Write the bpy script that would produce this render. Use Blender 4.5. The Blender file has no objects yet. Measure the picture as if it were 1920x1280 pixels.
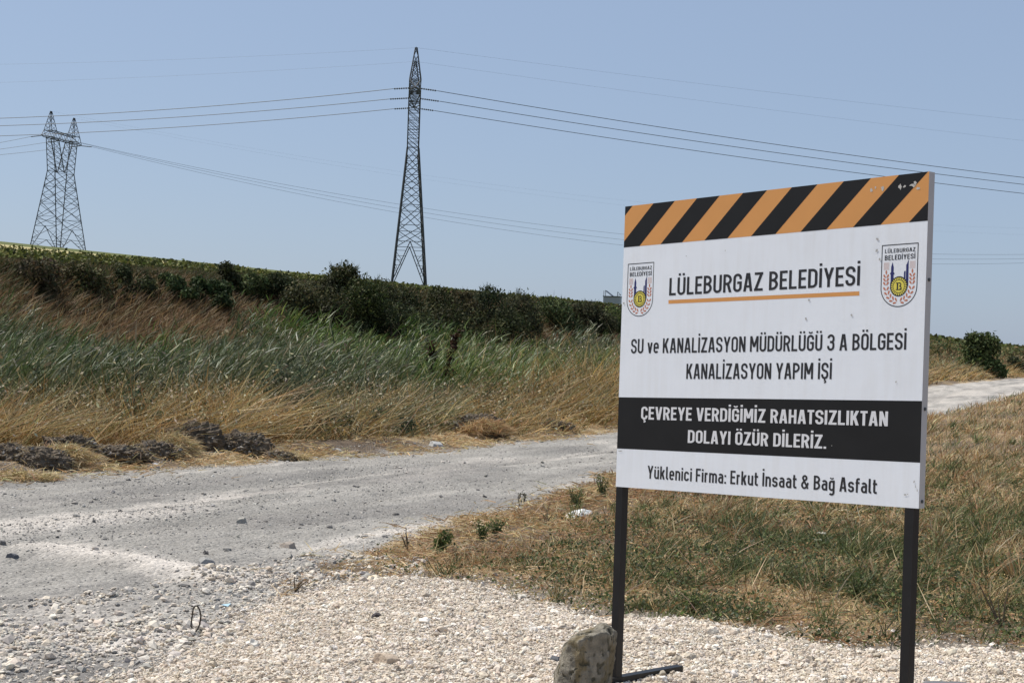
import bpy, math, random
import numpy as np
from mathutils import Matrix, Vector

# ------------------------------------------------------------------ camera, world, sun, exposure
SC = bpy.context.scene
COL = SC.collection
F_PX = 2800.0                                  # focal length in pixels of the 1920 px wide photograph
EYE = 1.6
PITCH, ROLL = math.radians(0.47), math.radians(1.8)
CAM_R = Matrix.Rotation(math.pi / 2 + PITCH, 3, 'X') @ Matrix.Rotation(ROLL, 3, 'Z')
cam_data = bpy.data.cameras.new('camera')
cam = bpy.data.objects.new('camera', cam_data)
COL.objects.link(cam)
cam.matrix_world = Matrix.Translation((0, 0, EYE)) @ CAM_R.to_4x4()
cam_data.sensor_width = 36.0
cam_data.lens = F_PX / 1920 * 36
cam_data.clip_start = 0.05
cam_data.clip_end = 6000
SC.camera = cam

SUN_DIR = Vector((-0.86 * math.cos(math.radians(57)), 0.51 * math.cos(math.radians(57)), math.sin(math.radians(57)))).normalized()
world = bpy.data.worlds.new('World')
SC.world = world
world.use_nodes = True
wn = world.node_tree
wn.nodes.clear()
sky = wn.nodes.new('ShaderNodeTexSky')
sky.sky_type = 'NISHITA'
sky.sun_disc = False
sky.sun_elevation = math.asin(SUN_DIR.z)
sky.sun_rotation = math.atan2(SUN_DIR.x, SUN_DIR.y)
sky.altitude = 0
sky.air_density = 1.0
sky.dust_density = 1.0
sky.ozone_density = 2.0
bg = wn.nodes.new('ShaderNodeBackground')
bg.inputs['Strength'].default_value = 0.105
wo = wn.nodes.new('ShaderNodeOutputWorld')
hz = wn.nodes.new('ShaderNodeMix'); hz.data_type = 'RGBA'      # summer haze evens out the sky
hz.inputs[0].default_value = .68
hz.inputs[7].default_value = (2.92, 3.74, 5.25, 1)
wn.links.new(sky.outputs[0], hz.inputs[6])
wn.links.new(hz.outputs[2], bg.inputs['Color'])
wn.links.new(bg.outputs[0], wo.inputs['Surface'])

sun_data = bpy.data.lights.new('sun', 'SUN')
sun_data.energy = 4.9
sun_data.angle = math.radians(0.53)
sun_data.color = (1.0, 0.955, 0.89)
sun = bpy.data.objects.new('sun', sun_data)
COL.objects.link(sun)
sun.rotation_euler = SUN_DIR.to_track_quat('Z', 'Y').to_euler()

SC.view_settings.view_transform = 'Standard'
SC.view_settings.look = 'None'
SC.view_settings.exposure = 0.18
SC.view_settings.gamma = 1.0
SC.view_settings.use_curve_mapping = False

# ------------------------------------------------------------------ helpers
RNG = np.random.default_rng(7)
random.seed(7)
CR = np.array(CAM_R)
CAM = np.array([0, 0, EYE])


def ray(px, py):
    v = CR @ np.array([(px - 960) / F_PX, -(py - 640) / F_PX, -1.0])
    return v


def project(p):
    q = CR.T @ (np.asarray(p, float) - CAM)
    return 960 + F_PX * q[0] / -q[2], 640 - F_PX * q[1] / -q[2]


def at_ground(px, py, z=0.0):
    r = ray(px, py)
    k = (z - EYE) / r[2]
    return CAM + k * r


def at_depth(px, py, Y):
    r = ray(px, py)
    return CAM + r * (Y / r[1])


def tag(o, label=None, cat=None, group=None, kind=None):
    if label: o['label'] = label
    if cat: o['category'] = cat
    if group: o['group'] = group
    if kind: o['kind'] = kind
    return o


def empty(name, loc, label, cat, group=None, rot=None):
    o = bpy.data.objects.new(name, None)
    o.empty_display_size = 0.1
    COL.objects.link(o)
    if rot is not None:
        o.matrix_world = Matrix.Translation(loc) @ rot.to_4x4()
    else:
        o.location = loc
    return tag(o, label, cat, group)


def link(name, me, mats, parent=None):
    o = bpy.data.objects.new(name, me)
    COL.objects.link(o)
    for m in (mats if isinstance(mats, (list, tuple)) else [mats]):
        me.materials.append(m)
    if parent: o.parent = parent
    return o


def mesh_tris(name, V, T, colors=None, mat_idx=None, smooth=True):
    """V (n,3), T (m,3) -> mesh, fast"""
    V = np.ascontiguousarray(V, dtype=np.float32)
    T = np.ascontiguousarray(T, dtype=np.int32)
    me = bpy.data.meshes.new(name)
    me.vertices.add(len(V))
    me.vertices.foreach_set('co', V.ravel())
    me.loops.add(len(T) * 3)
    me.loops.foreach_set('vertex_index', T.ravel())
    me.polygons.add(len(T))
    me.polygons.foreach_set('loop_start', np.arange(0, len(T) * 3, 3, dtype=np.int32))
    if mat_idx is not None:
        me.polygons.foreach_set('material_index', np.asarray(mat_idx, dtype=np.int32))
    if colors is not None:
        a = me.attributes.new('Col', 'FLOAT_COLOR', 'POINT')
        c = np.ones((len(V), 4), dtype=np.float32)
        c[:, :3] = colors
        a.data.foreach_set('color', c.ravel())
    me.update()
    me.validate()
    if not smooth:
        me.shade_flat()
    return me


class MB:
    """collects polygons"""
    def __init__(self):
        self.v, self.f, self.m = [], [], []

    def poly(self, pts, m=0):
        b = len(self.v)
        self.v += [tuple(p) for p in pts]
        self.f.append(list(range(b, b + len(pts))))
        self.m.append(m)

    def box(self, c, sx, sy, sz, ax=None, m=0):
        ax = ax if ax is not None else np.eye(3)
        c = np.asarray(c, float)
        b = len(self.v)
        for k in range(8):
            s = np.array([(k & 1) * 2 - 1, (k >> 1 & 1) * 2 - 1, (k >> 2 & 1) * 2 - 1]) * 0.5
            self.v.append(tuple(c + ax[0] * s[0] * sx + ax[1] * s[1] * sy + ax[2] * s[2] * sz))
        for q in ((0, 2, 3, 1), (4, 5, 7, 6), (0, 1, 5, 4), (2, 6, 7, 3), (0, 4, 6, 2), (1, 3, 7, 5)):
            self.f.append([b + i for i in q]); self.m.append(m)

    def bar(self, p, q, w, n=4, m=0, w2=None):
        p, q = np.asarray(p, float), np.asarray(q, float)
        d = q - p
        L = np.linalg.norm(d)
        if L < 1e-6: return
        d /= L
        a = np.cross(d, (0, 0, 1.0))
        if np.linalg.norm(a) < 1e-3: a = np.cross(d, (1.0, 0, 0))
        a /= np.linalg.norm(a)
        e = np.cross(d, a)
        b = len(self.v)
        w2 = w if w2 is None else w2
        for pt, ww in ((p, w), (q, w2)):
            for k in range(n):
                t = 2 * math.pi * (k + .5) / n
                self.v.append(tuple(pt + (a * math.cos(t) + e * math.sin(t)) * ww))
        for k in range(n):
            j = (k + 1) % n
            self.f.append([b + k, b + j, b + n + j, b + n + k]); self.m.append(m)
        self.f.append([b + k for k in range(n)][::-1]); self.m.append(m)
        self.f.append([b + n + k for k in range(n)]); self.m.append(m)

    def tube(self, pts, w, n=6, m=0):
        for i in range(len(pts) - 1):
            ww = w[i] if hasattr(w, '__len__') else w
            w2 = w[i + 1] if hasattr(w, '__len__') else w
            self.bar(pts[i], pts[i + 1], ww, n, m, w2)

    def mesh(self, name):
        me = bpy.data.meshes.new(name)
        me.from_pydata(self.v, [], self.f)
        me.polygons.foreach_set('material_index', np.array(self.m, dtype=np.int32))
        me.update()
        return me

    def build(self, name, mats, parent=None):
        return link(name, self.mesh(name), mats, parent)


# noise ------------------------------------------------------------
def _hash(ix, iy, seed):
    h = (ix.astype(np.int64) * 374761393 + iy.astype(np.int64) * 668265263 + seed * 982451653) & 0x7fffffff
    h = ((h ^ (h >> 13)) * 1274126177) & 0x7fffffff
    h = h ^ (h >> 16)
    return (h & 0xffff) / 65535.0


def vnoise(x, y, seed=0):
    x = np.asarray(x, float); y = np.asarray(y, float)
    ix, iy = np.floor(x), np.floor(y)
    fx, fy = x - ix, y - iy
    fx = fx * fx * (3 - 2 * fx); fy = fy * fy * (3 - 2 * fy)
    a, b = _hash(ix, iy, seed), _hash(ix + 1, iy, seed)
    c, d = _hash(ix, iy + 1, seed), _hash(ix + 1, iy + 1, seed)
    return a + (b - a) * fx + (c - a) * fy + (a - b - c + d) * fx * fy


def fbm(x, y, oct=4, seed=0):
    s, a, t = 0, 1, 0
    for o in range(oct):
        s = s + a * vnoise(x * 2 ** o, y * 2 ** o, seed + o * 17); t += a; a *= .5
    return s / t


def vnoise3(p, seed=0):
    z = p[:, 2]
    iz = np.floor(z); f = z - iz; f = f * f * (3 - 2 * f)
    a = vnoise(p[:, 0] + iz * 37.13, p[:, 1] + iz * 17.71, seed); b = vnoise(p[:, 0] + (iz + 1) * 37.13, p[:, 1] + (iz + 1) * 17.71, seed)
    return a + (b - a) * f


def fbm3(p, oct=4, seed=0):
    s, a, t = 0, 1, 0
    for o in range(oct):
        s = s + a * vnoise3(p * 2 ** o + o * 3.7, seed + o * 13); t += a; a *= .5
    return s / t


def sstep(a, b, x):
    t = np.clip((np.asarray(x, float) - a) / (b - a), 0, 1)
    return t * t * (3 - 2 * t)


# materials --------------------------------------------------------
def new_mat(name):
    m = bpy.data.materials.new(name)
    m.use_nodes = True
    nt = m.node_tree
    return m, nt, nt.nodes['Principled BSDF']


def simple(name, col, rough=.6, metal=0, noise=.0, scale=20, bump=0.0, spec=.5):
    m, nt, p = new_mat(name)
    p.inputs['Base Color'].default_value = (*col, 1)
    p.inputs['Roughness'].default_value = rough
    p.inputs['Metallic'].default_value = metal
    p.inputs['Specular IOR Level'].default_value = spec
    if noise:
        tc = nt.nodes.new('ShaderNodeTexCoord')
        n = nt.nodes.new('ShaderNodeTexNoise'); n.inputs['Scale'].default_value = scale; n.inputs['Detail'].default_value = 6
        mx = nt.nodes.new('ShaderNodeMix'); mx.data_type = 'RGBA'
        mx.inputs[6].default_value = (*[c * (1 - noise) for c in col], 1)
        mx.inputs[7].default_value = (*[min(1, c * (1 + noise)) for c in col], 1)
        nt.links.new(tc.outputs['Object'], n.inputs['Vector'])
        nt.links.new(n.outputs['Fac'], mx.inputs[0])
        nt.links.new(mx.outputs[2], p.inputs['Base Color'])
        if bump:
            b = nt.nodes.new('ShaderNodeBump'); b.inputs['Strength'].default_value = 1; b.inputs['Distance'].default_value = bump
            nt.links.new(n.outputs['Fac'], b.inputs['Height'])
            nt.links.new(b.outputs[0], p.inputs['Normal'])
    return m


def leaf_mat(name, trans=.35, rough=.5, spec=.3):
    """colour from the mesh, with light passing through the blades"""
    m, nt, p = new_mat(name)
    at = nt.nodes.new('ShaderNodeAttribute'); at.attribute_name = 'Col'
    tr = nt.nodes.new('ShaderNodeBsdfTranslucent')
    mx = nt.nodes.new('ShaderNodeMixShader'); mx.inputs[0].default_value = trans
    p.inputs['Roughness'].default_value = rough
    p.inputs['Specular IOR Level'].default_value = spec
    nt.links.new(at.outputs['Color'], p.inputs['Base Color'])
    nt.links.new(at.outputs['Color'], tr.inputs['Color'])
    nt.links.new(p.outputs[0], mx.inputs[1]); nt.links.new(tr.outputs[0], mx.inputs[2])
    nt.links.new(mx.outputs[0], nt.nodes['Material Output'].inputs['Surface'])
    return m


def ground_mat(name, bump=.013):
    m, nt, p = new_mat(name)
    at = nt.nodes.new('ShaderNodeAttribute'); at.attribute_name = 'Col'
    geo = nt.nodes.new('ShaderNodeNewGeometry')
    n1 = nt.nodes.new('ShaderNodeTexNoise'); n1.inputs['Scale'].default_value = 55; n1.inputs['Detail'].default_value = 8; n1.inputs['Roughness'].default_value = .7
    n2 = nt.nodes.new('ShaderNodeTexVoronoi'); n2.inputs['Scale'].default_value = 38
    for n in (n1, n2): nt.links.new(geo.outputs['Position'], n.inputs['Vector'])
    r1 = nt.nodes.new('ShaderNodeMapRange'); r1.inputs[1].default_value = .3; r1.inputs[2].default_value = .7
    r1.inputs[3].default_value = .72; r1.inputs[4].default_value = 1.25
    nt.links.new(n1.outputs['Fac'], r1.inputs[0])
    mu = nt.nodes.new('ShaderNodeMix'); mu.data_type = 'RGBA'; mu.blend_type = 'MULTIPLY'; mu.inputs[0].default_value = 1
    nt.links.new(at.outputs['Color'], mu.inputs[6]); nt.links.new(r1.outputs[0], mu.inputs[7])
    # every grain has its own tone
    sp = nt.nodes.new('ShaderNodeSeparateColor'); nt.links.new(n2.outputs['Color'], sp.inputs[0])
    r2 = nt.nodes.new('ShaderNodeMapRange'); r2.inputs[3].default_value = .8; r2.inputs[4].default_value = 1.18
    nt.links.new(sp.outputs[0], r2.inputs[0])
    m2 = nt.nodes.new('ShaderNodeMix'); m2.data_type = 'RGBA'; m2.blend_type = 'MULTIPLY'; m2.inputs[0].default_value = 1
    nt.links.new(mu.outputs[2], m2.inputs[6]); nt.links.new(r2.outputs[0], m2.inputs[7])
    nt.links.new(m2.outputs[2], p.inputs['Base Color'])
    b1 = nt.nodes.new('ShaderNodeBump'); b1.inputs['Strength'].default_value = .8; b1.inputs['Distance'].default_value = bump; b1.invert = True
    nt.links.new(n2.outputs['Distance'], b1.inputs['Height'])
    b2 = nt.nodes.new('ShaderNodeBump'); b2.inputs['Strength'].default_value = .8; b2.inputs['Distance'].default_value = bump
    nt.links.new(n1.outputs['Fac'], b2.inputs['Height']); nt.links.new(b1.outputs[0], b2.inputs['Normal'])
    nt.links.new(b2.outputs[0], p.inputs['Normal'])
    p.inputs['Roughness'].default_value = .95
    p.inputs['Specular IOR Level'].default_value = .15
    return m


def stone_mat(name):
    m, nt, p = new_mat(name)
    at = nt.nodes.new('ShaderNodeAttribute'); at.attribute_name = 'Col'
    geo = nt.nodes.new('ShaderNodeNewGeometry')
    n1 = nt.nodes.new('ShaderNodeTexNoise'); n1.inputs['Scale'].default_value = 90; n1.inputs['Detail'].default_value = 4
    nt.links.new(geo.outputs['Position'], n1.inputs['Vector'])
    r1 = nt.nodes.new('ShaderNodeMapRange'); r1.inputs[3].default_value = .75; r1.inputs[4].default_value = 1.2
    nt.links.new(n1.outputs['Fac'], r1.inputs[0])
    mu = nt.nodes.new('ShaderNodeMix'); mu.data_type = 'RGBA'; mu.blend_type = 'MULTIPLY'; mu.inputs[0].default_value = 1
    nt.links.new(at.outputs['Color'], mu.inputs[6]); nt.links.new(r1.outputs[0], mu.inputs[7])
    nt.links.new(mu.outputs[2], p.inputs['Base Color'])
    p.inputs['Roughness'].default_value = .9; p.inputs['Specular IOR Level'].default_value = .2
    return m


M_GROUND = ground_mat('earth')
M_STONE = stone_mat('limestone chips')
M_ROCK = stone_mat('weathered rock')
_nt = M_ROCK.node_tree
_b = _nt.nodes.new('ShaderNodeBump'); _b.inputs['Strength'].default_value = 1; _b.inputs['Distance'].default_value = .014
_n = [n for n in _nt.nodes if n.type == 'TEX_NOISE'][0]; _n.inputs['Detail'].default_value = 9; _n.inputs['Roughness'].default_value = .68
_nt.links.new(_n.outputs['Fac'], _b.inputs['Height']); _nt.links.new(_b.outputs[0], _nt.nodes['Principled BSDF'].inputs['Normal'])
M_GRASS = leaf_mat('grass blades', .3, .6, .2)
M_REED = leaf_mat('reed leaves', .25, .5, .28)
M_LEAF = leaf_mat('shrub leaves', .25, .7, .1)
M_STEEL = simple('galvanised steel', (.045, .048, .05), .7, .1, .25, 3)
M_CABLE = simple('cable', (.07, .075, .08), .6, .2)
M_BARK = simple('bark', (.10, .075, .055), .9, 0, .3, 30)

# ------------------------------------------------------------------ terrain
RX, RY = 0.47, 0.883                            # road direction; d runs across it, away from the camera side


def ds(x, y):
    return -RY * np.asarray(x) + RX * np.asarray(y), RX * np.asarray(x) + RY * np.asarray(y)


def xy(d, s):
    return -RY * np.asarray(d) + RX * np.asarray(s), RX * np.asarray(d) + RY * np.asarray(s)


def near_edge(s):
    return np.interp(s, [-20, 3, 6.5, 7.9, 9.9, 12.5, 15, 18, 30, 42, 70, 160, 400], [-1.0, .8, 3.2, 5.8, 6.5, 7.0, 7.3, 8.1, 8.8, 9.3, 11, 14, 22])


def far_edge(s):
    return np.interp(s, [-20, 12, 20, 30, 40, 70, 160, 400], [13.2, 13.0, 12.7, 13.0, 13.2, 16, 22.5, 36])


def bank_k(s):
    return np.interp(s, [15, 25, 32, 39, 50, 76, 179, 400], [.067, .068, .070, .0765, .0775, .0805, .0845, .085])


def at_px_d(px, d, s_iter=None):
    """ground point at distance d across the road, in the direction of photo column px"""
    u = (px - 960) / F_PX
    Y = d / (RX - RY * u)
    return u * Y, Y


GP = [(-120, 1420), (60, 1330), (200, 1285), (330, 1240), (420, 1190), (480, 1150), (560, 1116), (640, 1098), (720, 1090), (800, 1090), (880, 1096), (950, 1112), (1050, 1142),
      (1150, 1163), (1300, 1168), (1400, 1188), (1500, 1204), (1600, 1222), (1700, 1222), (1800, 1220), (1920, 1232), (2300, 1262), (2300, 1900), (-120, 1900)]
GPW = np.array([at_ground(*p)[:2] for p in GP])


def gravel_sd(x, y):
    """signed distance into the gravel heap (positive inside)"""
    x = np.asarray(x, float); y = np.asarray(y, float)
    best = np.full(x.shape, 1e9); inside = np.zeros(x.shape, bool)
    n = len(GPW)
    for i in range(n):
        a, b = GPW[i], GPW[(i + 1) % n]
        e = b - a
        t = np.clip(((x - a[0]) * e[0] + (y - a[1]) * e[1]) / (e @ e), 0, 1)
        best = np.minimum(best, np.hypot(x - a[0] - t * e[0], y - a[1] - t * e[1]))
        c = ((a[1] > y) != (b[1] > y)) & (x < e[0] * (y - a[1]) / (e[1] if abs(e[1]) > 1e-9 else 1e-9) + a[0])
        inside ^= c
    return np.where(inside, best, -best)


BUMPS = []        # (x, y, radius, height) gentle swells


def height(x, y, fine=True):
    x = np.asarray(x, float); y = np.asarray(y, float)
    d, s = ds(x, y)
    rise = np.interp(s, [-100, 30, 50, 70, 110, 200, 400, 1500], [0, 0, .28, .6, .9, 1.1, 1.4, 2])
    k = bank_k(s)
    top = 1.6 + 34 * (k - .006)
    z = rise * (1 - sstep(24, 34, d))
    ne, fe = near_edge(s), far_edge(s)
    z = z + np.where(d > fe, .12 * sstep(0, .8, d - fe) - .35 * sstep(2, 6, d - fe), 0) * (1 - sstep(22, 27, d))
    prof = sstep(23.5, 34.5, d) * .75 + .25 * np.clip((d - 24) / 10, 0, 1)
    z = z + prof * top
    # field above the bank
    z = z + np.where(d > 34, (k - .006) * (np.minimum(d, 280) - 34) + .0045 * np.minimum(d, 280) * sstep(44, 80, d), 0)
    z = z + np.where(d > 280, .02 * (np.minimum(d, 1200) - 280), 0)
    z = z + np.where(d < -20, -.01 * (np.minimum(-d, 300) - 20), 0)
    z = z + sstep(24, 30, d) * (fbm(x * .35, y * .35, 3, 5) - .5) * .7 * (1 - sstep(33, 40, d) * .9)
    if fine:
        w_road = sstep(-.3, .3, d - ne) * sstep(-.3, .3, fe - d)
        near = 1 - sstep(40, 90, np.hypot(x, y))
        z = z + (fbm(x * .9, y * .9, 4, 11) - .5) * .09 * (1 - .6 * w_road) * (d < 30)
        z = z + near * (fbm(x * 9, y * 9, 3, 23) - .5) * .03
        # wheel ruts along the road
        z = z + w_road * (fbm(d * 2.2, s * .5, 4, 77) - .5) * .08
        z = z - w_road * .05 * (np.exp(-((fe - d - 4.1) / .35) ** 2) + np.exp(-((fe - d - 2.1) / .35) ** 2))
        g = gravel_sd(x, y) + (fbm(x * 3, y * 3, 3, 31) - .5) * .3
        z = z + near * sstep(0, .3, g) * (.05 + .075 * sstep(.1, 1.0, g) * (fbm(x * 1.7, y * 1.7, 3, 37) - .15))
        # low berm of white dust across the left of the road
        a, b = np.array(at_ground(60, 1035)[:2]), np.array(at_ground(420, 1085)[:2])
        e = b - a
        t = np.clip(((x - a[0]) * e[0] + (y - a[1]) * e[1]) / (e @ e), 0, 1)
        q = np.hypot(x - a[0] - t * e[0], y - a[1] - t * e[1])
        z = z + .07 * np.exp(-(q / .28) ** 2)
        c = at_ground(235, 1200)
        z = z + .05 * np.exp(-(np.hypot((x - c[0]), (y - c[1]) * .8) / .13) ** 2)
    return z


def hgt(x, y):
    return float(height(np.array([x]), np.array([y]))[0])


def zone_color(x, y):
    d, s = ds(x, y)
    ne, fe = near_edge(s), far_edge(s)
    jit = (fbm(x * 2.2, y * 2.2, 4, 41) - .5)
    dn, df = d - ne + jit * .9, fe - d + jit * 1.0
    road = sstep(-.12, .25, dn) * sstep(-.15, .3, df)
    grav = sstep(-.05, .1, gravel_sd(x, y) + jit * .35)
    n1, n2 = fbm(x * 1.1, y * 1.1, 5, 51), fbm(x * 5, y * 5, 4, 57)
    n3 = fbm(d * 3.5, s * .55, 4, 63)           # streaks along the road

    def C(*c): return np.array(c)[None, :]
    soil = C(.15, .112, .078) * (.7 + .6 * n2[:, None])
    straw = np.where((d < ne)[:, None], C(.25, .175, .10), C(.38, .28, .155)) * (.7 + .6 * n2[:, None])
    col = soil + (straw - soil) * sstep(.42, .62, n1)[:, None]
    # bank and fields
    bank = C(.13, .085, .042) * (.6 + .8 * n2[:, None])
    col = np.where((d > 24)[:, None], bank, col)
    stub = C(.40, .345, .165) * (.85 + .3 * n1[:, None])
    col = np.where((d > 46)[:, None], stub, col)
    olive = C(.085, .095, .03) * (.7 + .6 * n1[:, None])
    far = (d > 35) & (s > 120)
    col = np.where(far[:, None], olive * 1.25, col)
    grey = C(.30, .282, .252) * (.78 + .44 * n3[:, None])
    pale = C(.50, .455, .40) * (.9 + .2 * n2[:, None])
    dark = C(.155, .145, .135) * (.8 + .4 * n2[:, None])
    nv = np.maximum(ne, fe - 7.2)
    mid = np.clip((d - nv) / np.maximum(fe - nv, 1), 0, 1)
    crown = np.exp(-((mid - .52) / .13) ** 2) * .9 + np.exp(-((mid - .05) / .06) ** 2) * .3
    pal = sstep(.46, .68, n3 * .62 + n2 * .12 + crown * .22 + sstep(33, 60, s) * .22)
    rc = grey + (pale - grey) * pal[:, None] * .75
    rc = rc + (dark - rc) * (sstep(.52, .70, fbm(d * 1.6 + 9, s * .35, 5, 71)) * .5)[:, None]
    rc = rc * (.86 + .28 * fbm(x * 1.8, y * 1.8, 5, 73))[:, None]
    ruts = np.exp(-((fe - d - 4.1 - jit * .6) / .3) ** 2) + np.exp(-((fe - d - 2.1 - jit * .6) / .3) ** 2)
    rc = rc + (grey * .82 - rc) * (ruts * .45)[:, None]
    # mixed patch at lower left: white chips, grey dust and dark soil
    ll = sstep(7.2, 5.6, d + jit * 1.4) * sstep(6.5, 4.5, x * 1.0 + 5.5 + jit)
    c = at_ground(230, 1200); b0 = at_ground(170, 1250); p1 = at_ground(60, 1150)
    mixc = grey * 1.2 + (pale - grey) * sstep(.36, .62, n1)[:, None] * .9
    mixc = mixc + (dark - mixc) * (np.exp(-(np.hypot(x - b0[0], y - b0[1]) / .55) ** 2) * .9)[:, None]
    mixc = mixc + (pale * 1.15 - mixc) * (np.exp(-(np.hypot(x - p1[0], (y - p1[1]) * .6) / .5) ** 2) * .8)[:, None]
    rc = rc + (mixc - rc) * ll[:, None]
    a, b = np.array(at_ground(100, 1032)[:2]), np.array(at_ground(420, 1085)[:2])
    e = b - a
    t = np.clip(((x - a[0]) * e[0] + (y - a[1]) * e[1]) / (e @ e), 0, 1)
    q = np.hypot(x - a[0] - t * e[0], y - a[1] - t * e[1])
    rc = rc + (pale * 1.1 - rc) * (sstep(.5, .05, q + jit * .35))[:, None]
    rc = rc + (pale * 1.25 - rc) * (sstep(.24, .1, np.hypot(x - c[0], (y - c[1]) * .8) + jit * .1))[:, None]
    rim = sstep(-.55, -.1, gravel_sd(x, y) + jit * .5) * (d < ne)
    col = col + (C(.20, .178, .15) * (.6 + .8 * n2[:, None]) - col) * (rim * .8)[:, None]
    col = col + (rc - col) * road[:, None]
    gcol = C(.55, .47, .375) * (.85 + .3 * n2[:, None])
    col = col + (gcol - col) * grav[:, None]
    return col, road


def build_terrain():
    th = np.concatenate([np.linspace(-180, -32, 38)[:-1], np.linspace(-32, 32, 560), np.linspace(32, 180, 38)[1:]])
    th = np.radians(th)
    r = [0.0, .6, 1.5, 2.6, 3.6, 4.4, 5.0, 5.5]
    while r[-1] < 45: r.append(r[-1] * 1.0042)
    while r[-1] < 2500: r.append(r[-1] * 1.022)
    r = np.array(r)
    Tm, Rm = np.meshgrid(th, r)
    X, Y = (Rm * np.sin(Tm)).ravel(), (Rm * np.cos(Tm)).ravel()
    Z = height(X, Y)
    col, road = zone_color(X, Y)
    nt, nr = len(th), len(r)
    i = np.arange(nr - 1)[:, None] * nt + np.arange(nt - 1)[None, :]
    i = i.ravel()
    T = np.concatenate([np.stack([i, i + 1, i + nt + 1], 1), np.stack([i, i + nt + 1, i + nt], 1)])
    V = np.stack([X, Y, Z], 1)
    isroad = road[T].mean(1) > .5
    for nm, msk in (('ground', ~isroad), ('road', isroad)):
        t = T[msk]
        used, inv = np.unique(t, return_inverse=True)
        me = mesh_tris(nm, V[used], inv.reshape(-1, 3), col[used])
        tag(link(nm, me, M_GROUND), None, None, None, 'structure')


build_terrain()

# ------------------------------------------------------------------ blades, leaves and stones
def blade_mesh(P, D, L, W, droop, C, tipw=.0):
    """P base, D unit direction, L length, W width, droop (n,3) offset of the tip in lengths; three triangles a blade"""
    n = len(P)
    side = np.cross(D, RNG.normal(size=(n, 3)))
    side /= np.linalg.norm(side, axis=1)[:, None] + 1e-9
    L = L[:, None]; W = W[:, None]
    mid = P + D * L * .55 + droop * L * .28
    tip = P + D * L + droop * L
    V = np.stack([P - side * W * .5, P + side * W * .5, mid - side * W * .42, mid + side * W * .42, tip], 1).reshape(-1, 3)
    b = np.arange(n)[:, None] * 5
    T = np.concatenate([b + np.array([[0, 1, 3]]), b + np.array([[0, 3, 2]]), b + np.array([[2, 3, 4]])])
    return V, T, np.repeat(C, 5, axis=0)


def merge(parts):
    V, T, C, o = [], [], [], 0
    for v, t, c in parts:
        V.append(v); T.append(t + o); C.append(c); o += len(v)
    return np.concatenate(V), np.concatenate(T), np.concatenate(C)


def unit(a):
    return a / (np.linalg.norm(a, axis=1)[:, None] + 1e-9)


def pick(cols, n, var=.2, weights=None, hue=.06):
    cols = np.array(cols)
    k = RNG.choice(len(cols), n, p=weights)
    return np.clip(cols[k] * (1 + RNG.normal(0, var, (n, 1))) * (1 + RNG.normal(0, hue, (n, 3))), .004, 1)


def leaf_quads(P, size, C, stretch=1.7, N=None):
    n = len(P)
    a = unit(RNG.normal(size=(n, 3)))
    if N is None: N = unit(RNG.normal(size=(n, 3)) + np.array([0, 0, .5]))
    b = unit(np.cross(N, a)); a = np.cross(b, N)
    s = size[:, None]
    V = np.stack([P - b * s * .5, P + a * s * stretch * .5, P + b * s * .5, P - a * s * stretch * .5], 1).reshape(-1, 3)
    i = np.arange(n)[:, None] * 4
    T = np.concatenate([i + np.array([[0, 1, 2]]), i + np.array([[0, 2, 3]])])
    return V, T, np.repeat(C, 4, axis=0)


def ico(sub=0):
    import bmesh
    bm = bmesh.new()
    bmesh.ops.create_icosphere(bm, subdivisions=sub + 1, radius=1)
    V = np.array([v.co[:] for v in bm.verts]); T = np.array([[v.index for v in f.verts] for f in bm.faces])
    bm.free()
    return V, T


def stones(P, R, C, sub=0, flat=.7, rough=.22, sink=.25):
    """angular stones"""
    V0, T0 = ico(sub)
    n, m = len(P), len(V0)
    q = RNG.normal(size=(n, 4)); q /= np.linalg.norm(q, axis=1)[:, None]
    w, x, y, z = q.T
    Rm = np.stack([np.stack([1 - 2 * (y * y + z * z), 2 * (x * y - z * w), 2 * (x * z + y * w)], 1),
                   np.stack([2 * (x * y + z * w), 1 - 2 * (x * x + z * z), 2 * (y * z - x * w)], 1),
                   np.stack([2 * (x * z - y * w), 2 * (y * z + x * w), 1 - 2 * (x * x + y * y)], 1)], 1)
    sc = np.stack([RNG.uniform(.8, 1.35, n), RNG.uniform(.65, 1.1, n), RNG.uniform(.5, .95, n)], 1)
    V = V0[None] * (1 + RNG.normal(0, rough, (n, m, 1)).clip(-.45, .45)) * sc[:, None, :]
    V = np.einsum('nij,nmj->nmi', Rm, V)
    V[:, :, 2] *= flat
    V = V * R[:, None, None] + P[:, None, :]
    V[:, :, 2] += (R * flat * (1 - 2 * sink))[:, None] * .6
    T = (np.arange(n)[:, None, None] * m + T0[None]).reshape(-1, 3)
    return V.reshape(-1, 3), T, np.repeat(C, m, axis=0)


def scatter(n, x0, x1, y0, y1, keep):
    x = RNG.uniform(x0, x1, n); y = RNG.uniform(y0, y1, n)
    k = keep(x, y) > RNG.uniform(size=n)
    return x[k], y[k]


def scatter_pd(n, d0, d1, keep, px0=-70, px1=1990, ymax=400):
    u = (RNG.uniform(px0, px1, n) - 960) / F_PX
    d = RNG.uniform(d0, d1, n)
    y = d / np.maximum(RX - RY * u, .02)
    x = u * y
    k = (keep(x, y) > RNG.uniform(size=n)) & (y < ymax)
    return x[k], y[k]


def in_view(x, y, margin=.06):
    u = x / np.maximum(y, .01)
    return (np.abs(u) < 960 / F_PX + margin)


def stuff(name, parts, mat, label, cat, smooth=True):
    V, T, C = merge(parts)
    o = link(name, mesh_tris(name, V, T, C, smooth=smooth), mat)
    return tag(o, label, cat, None, 'stuff')


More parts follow.
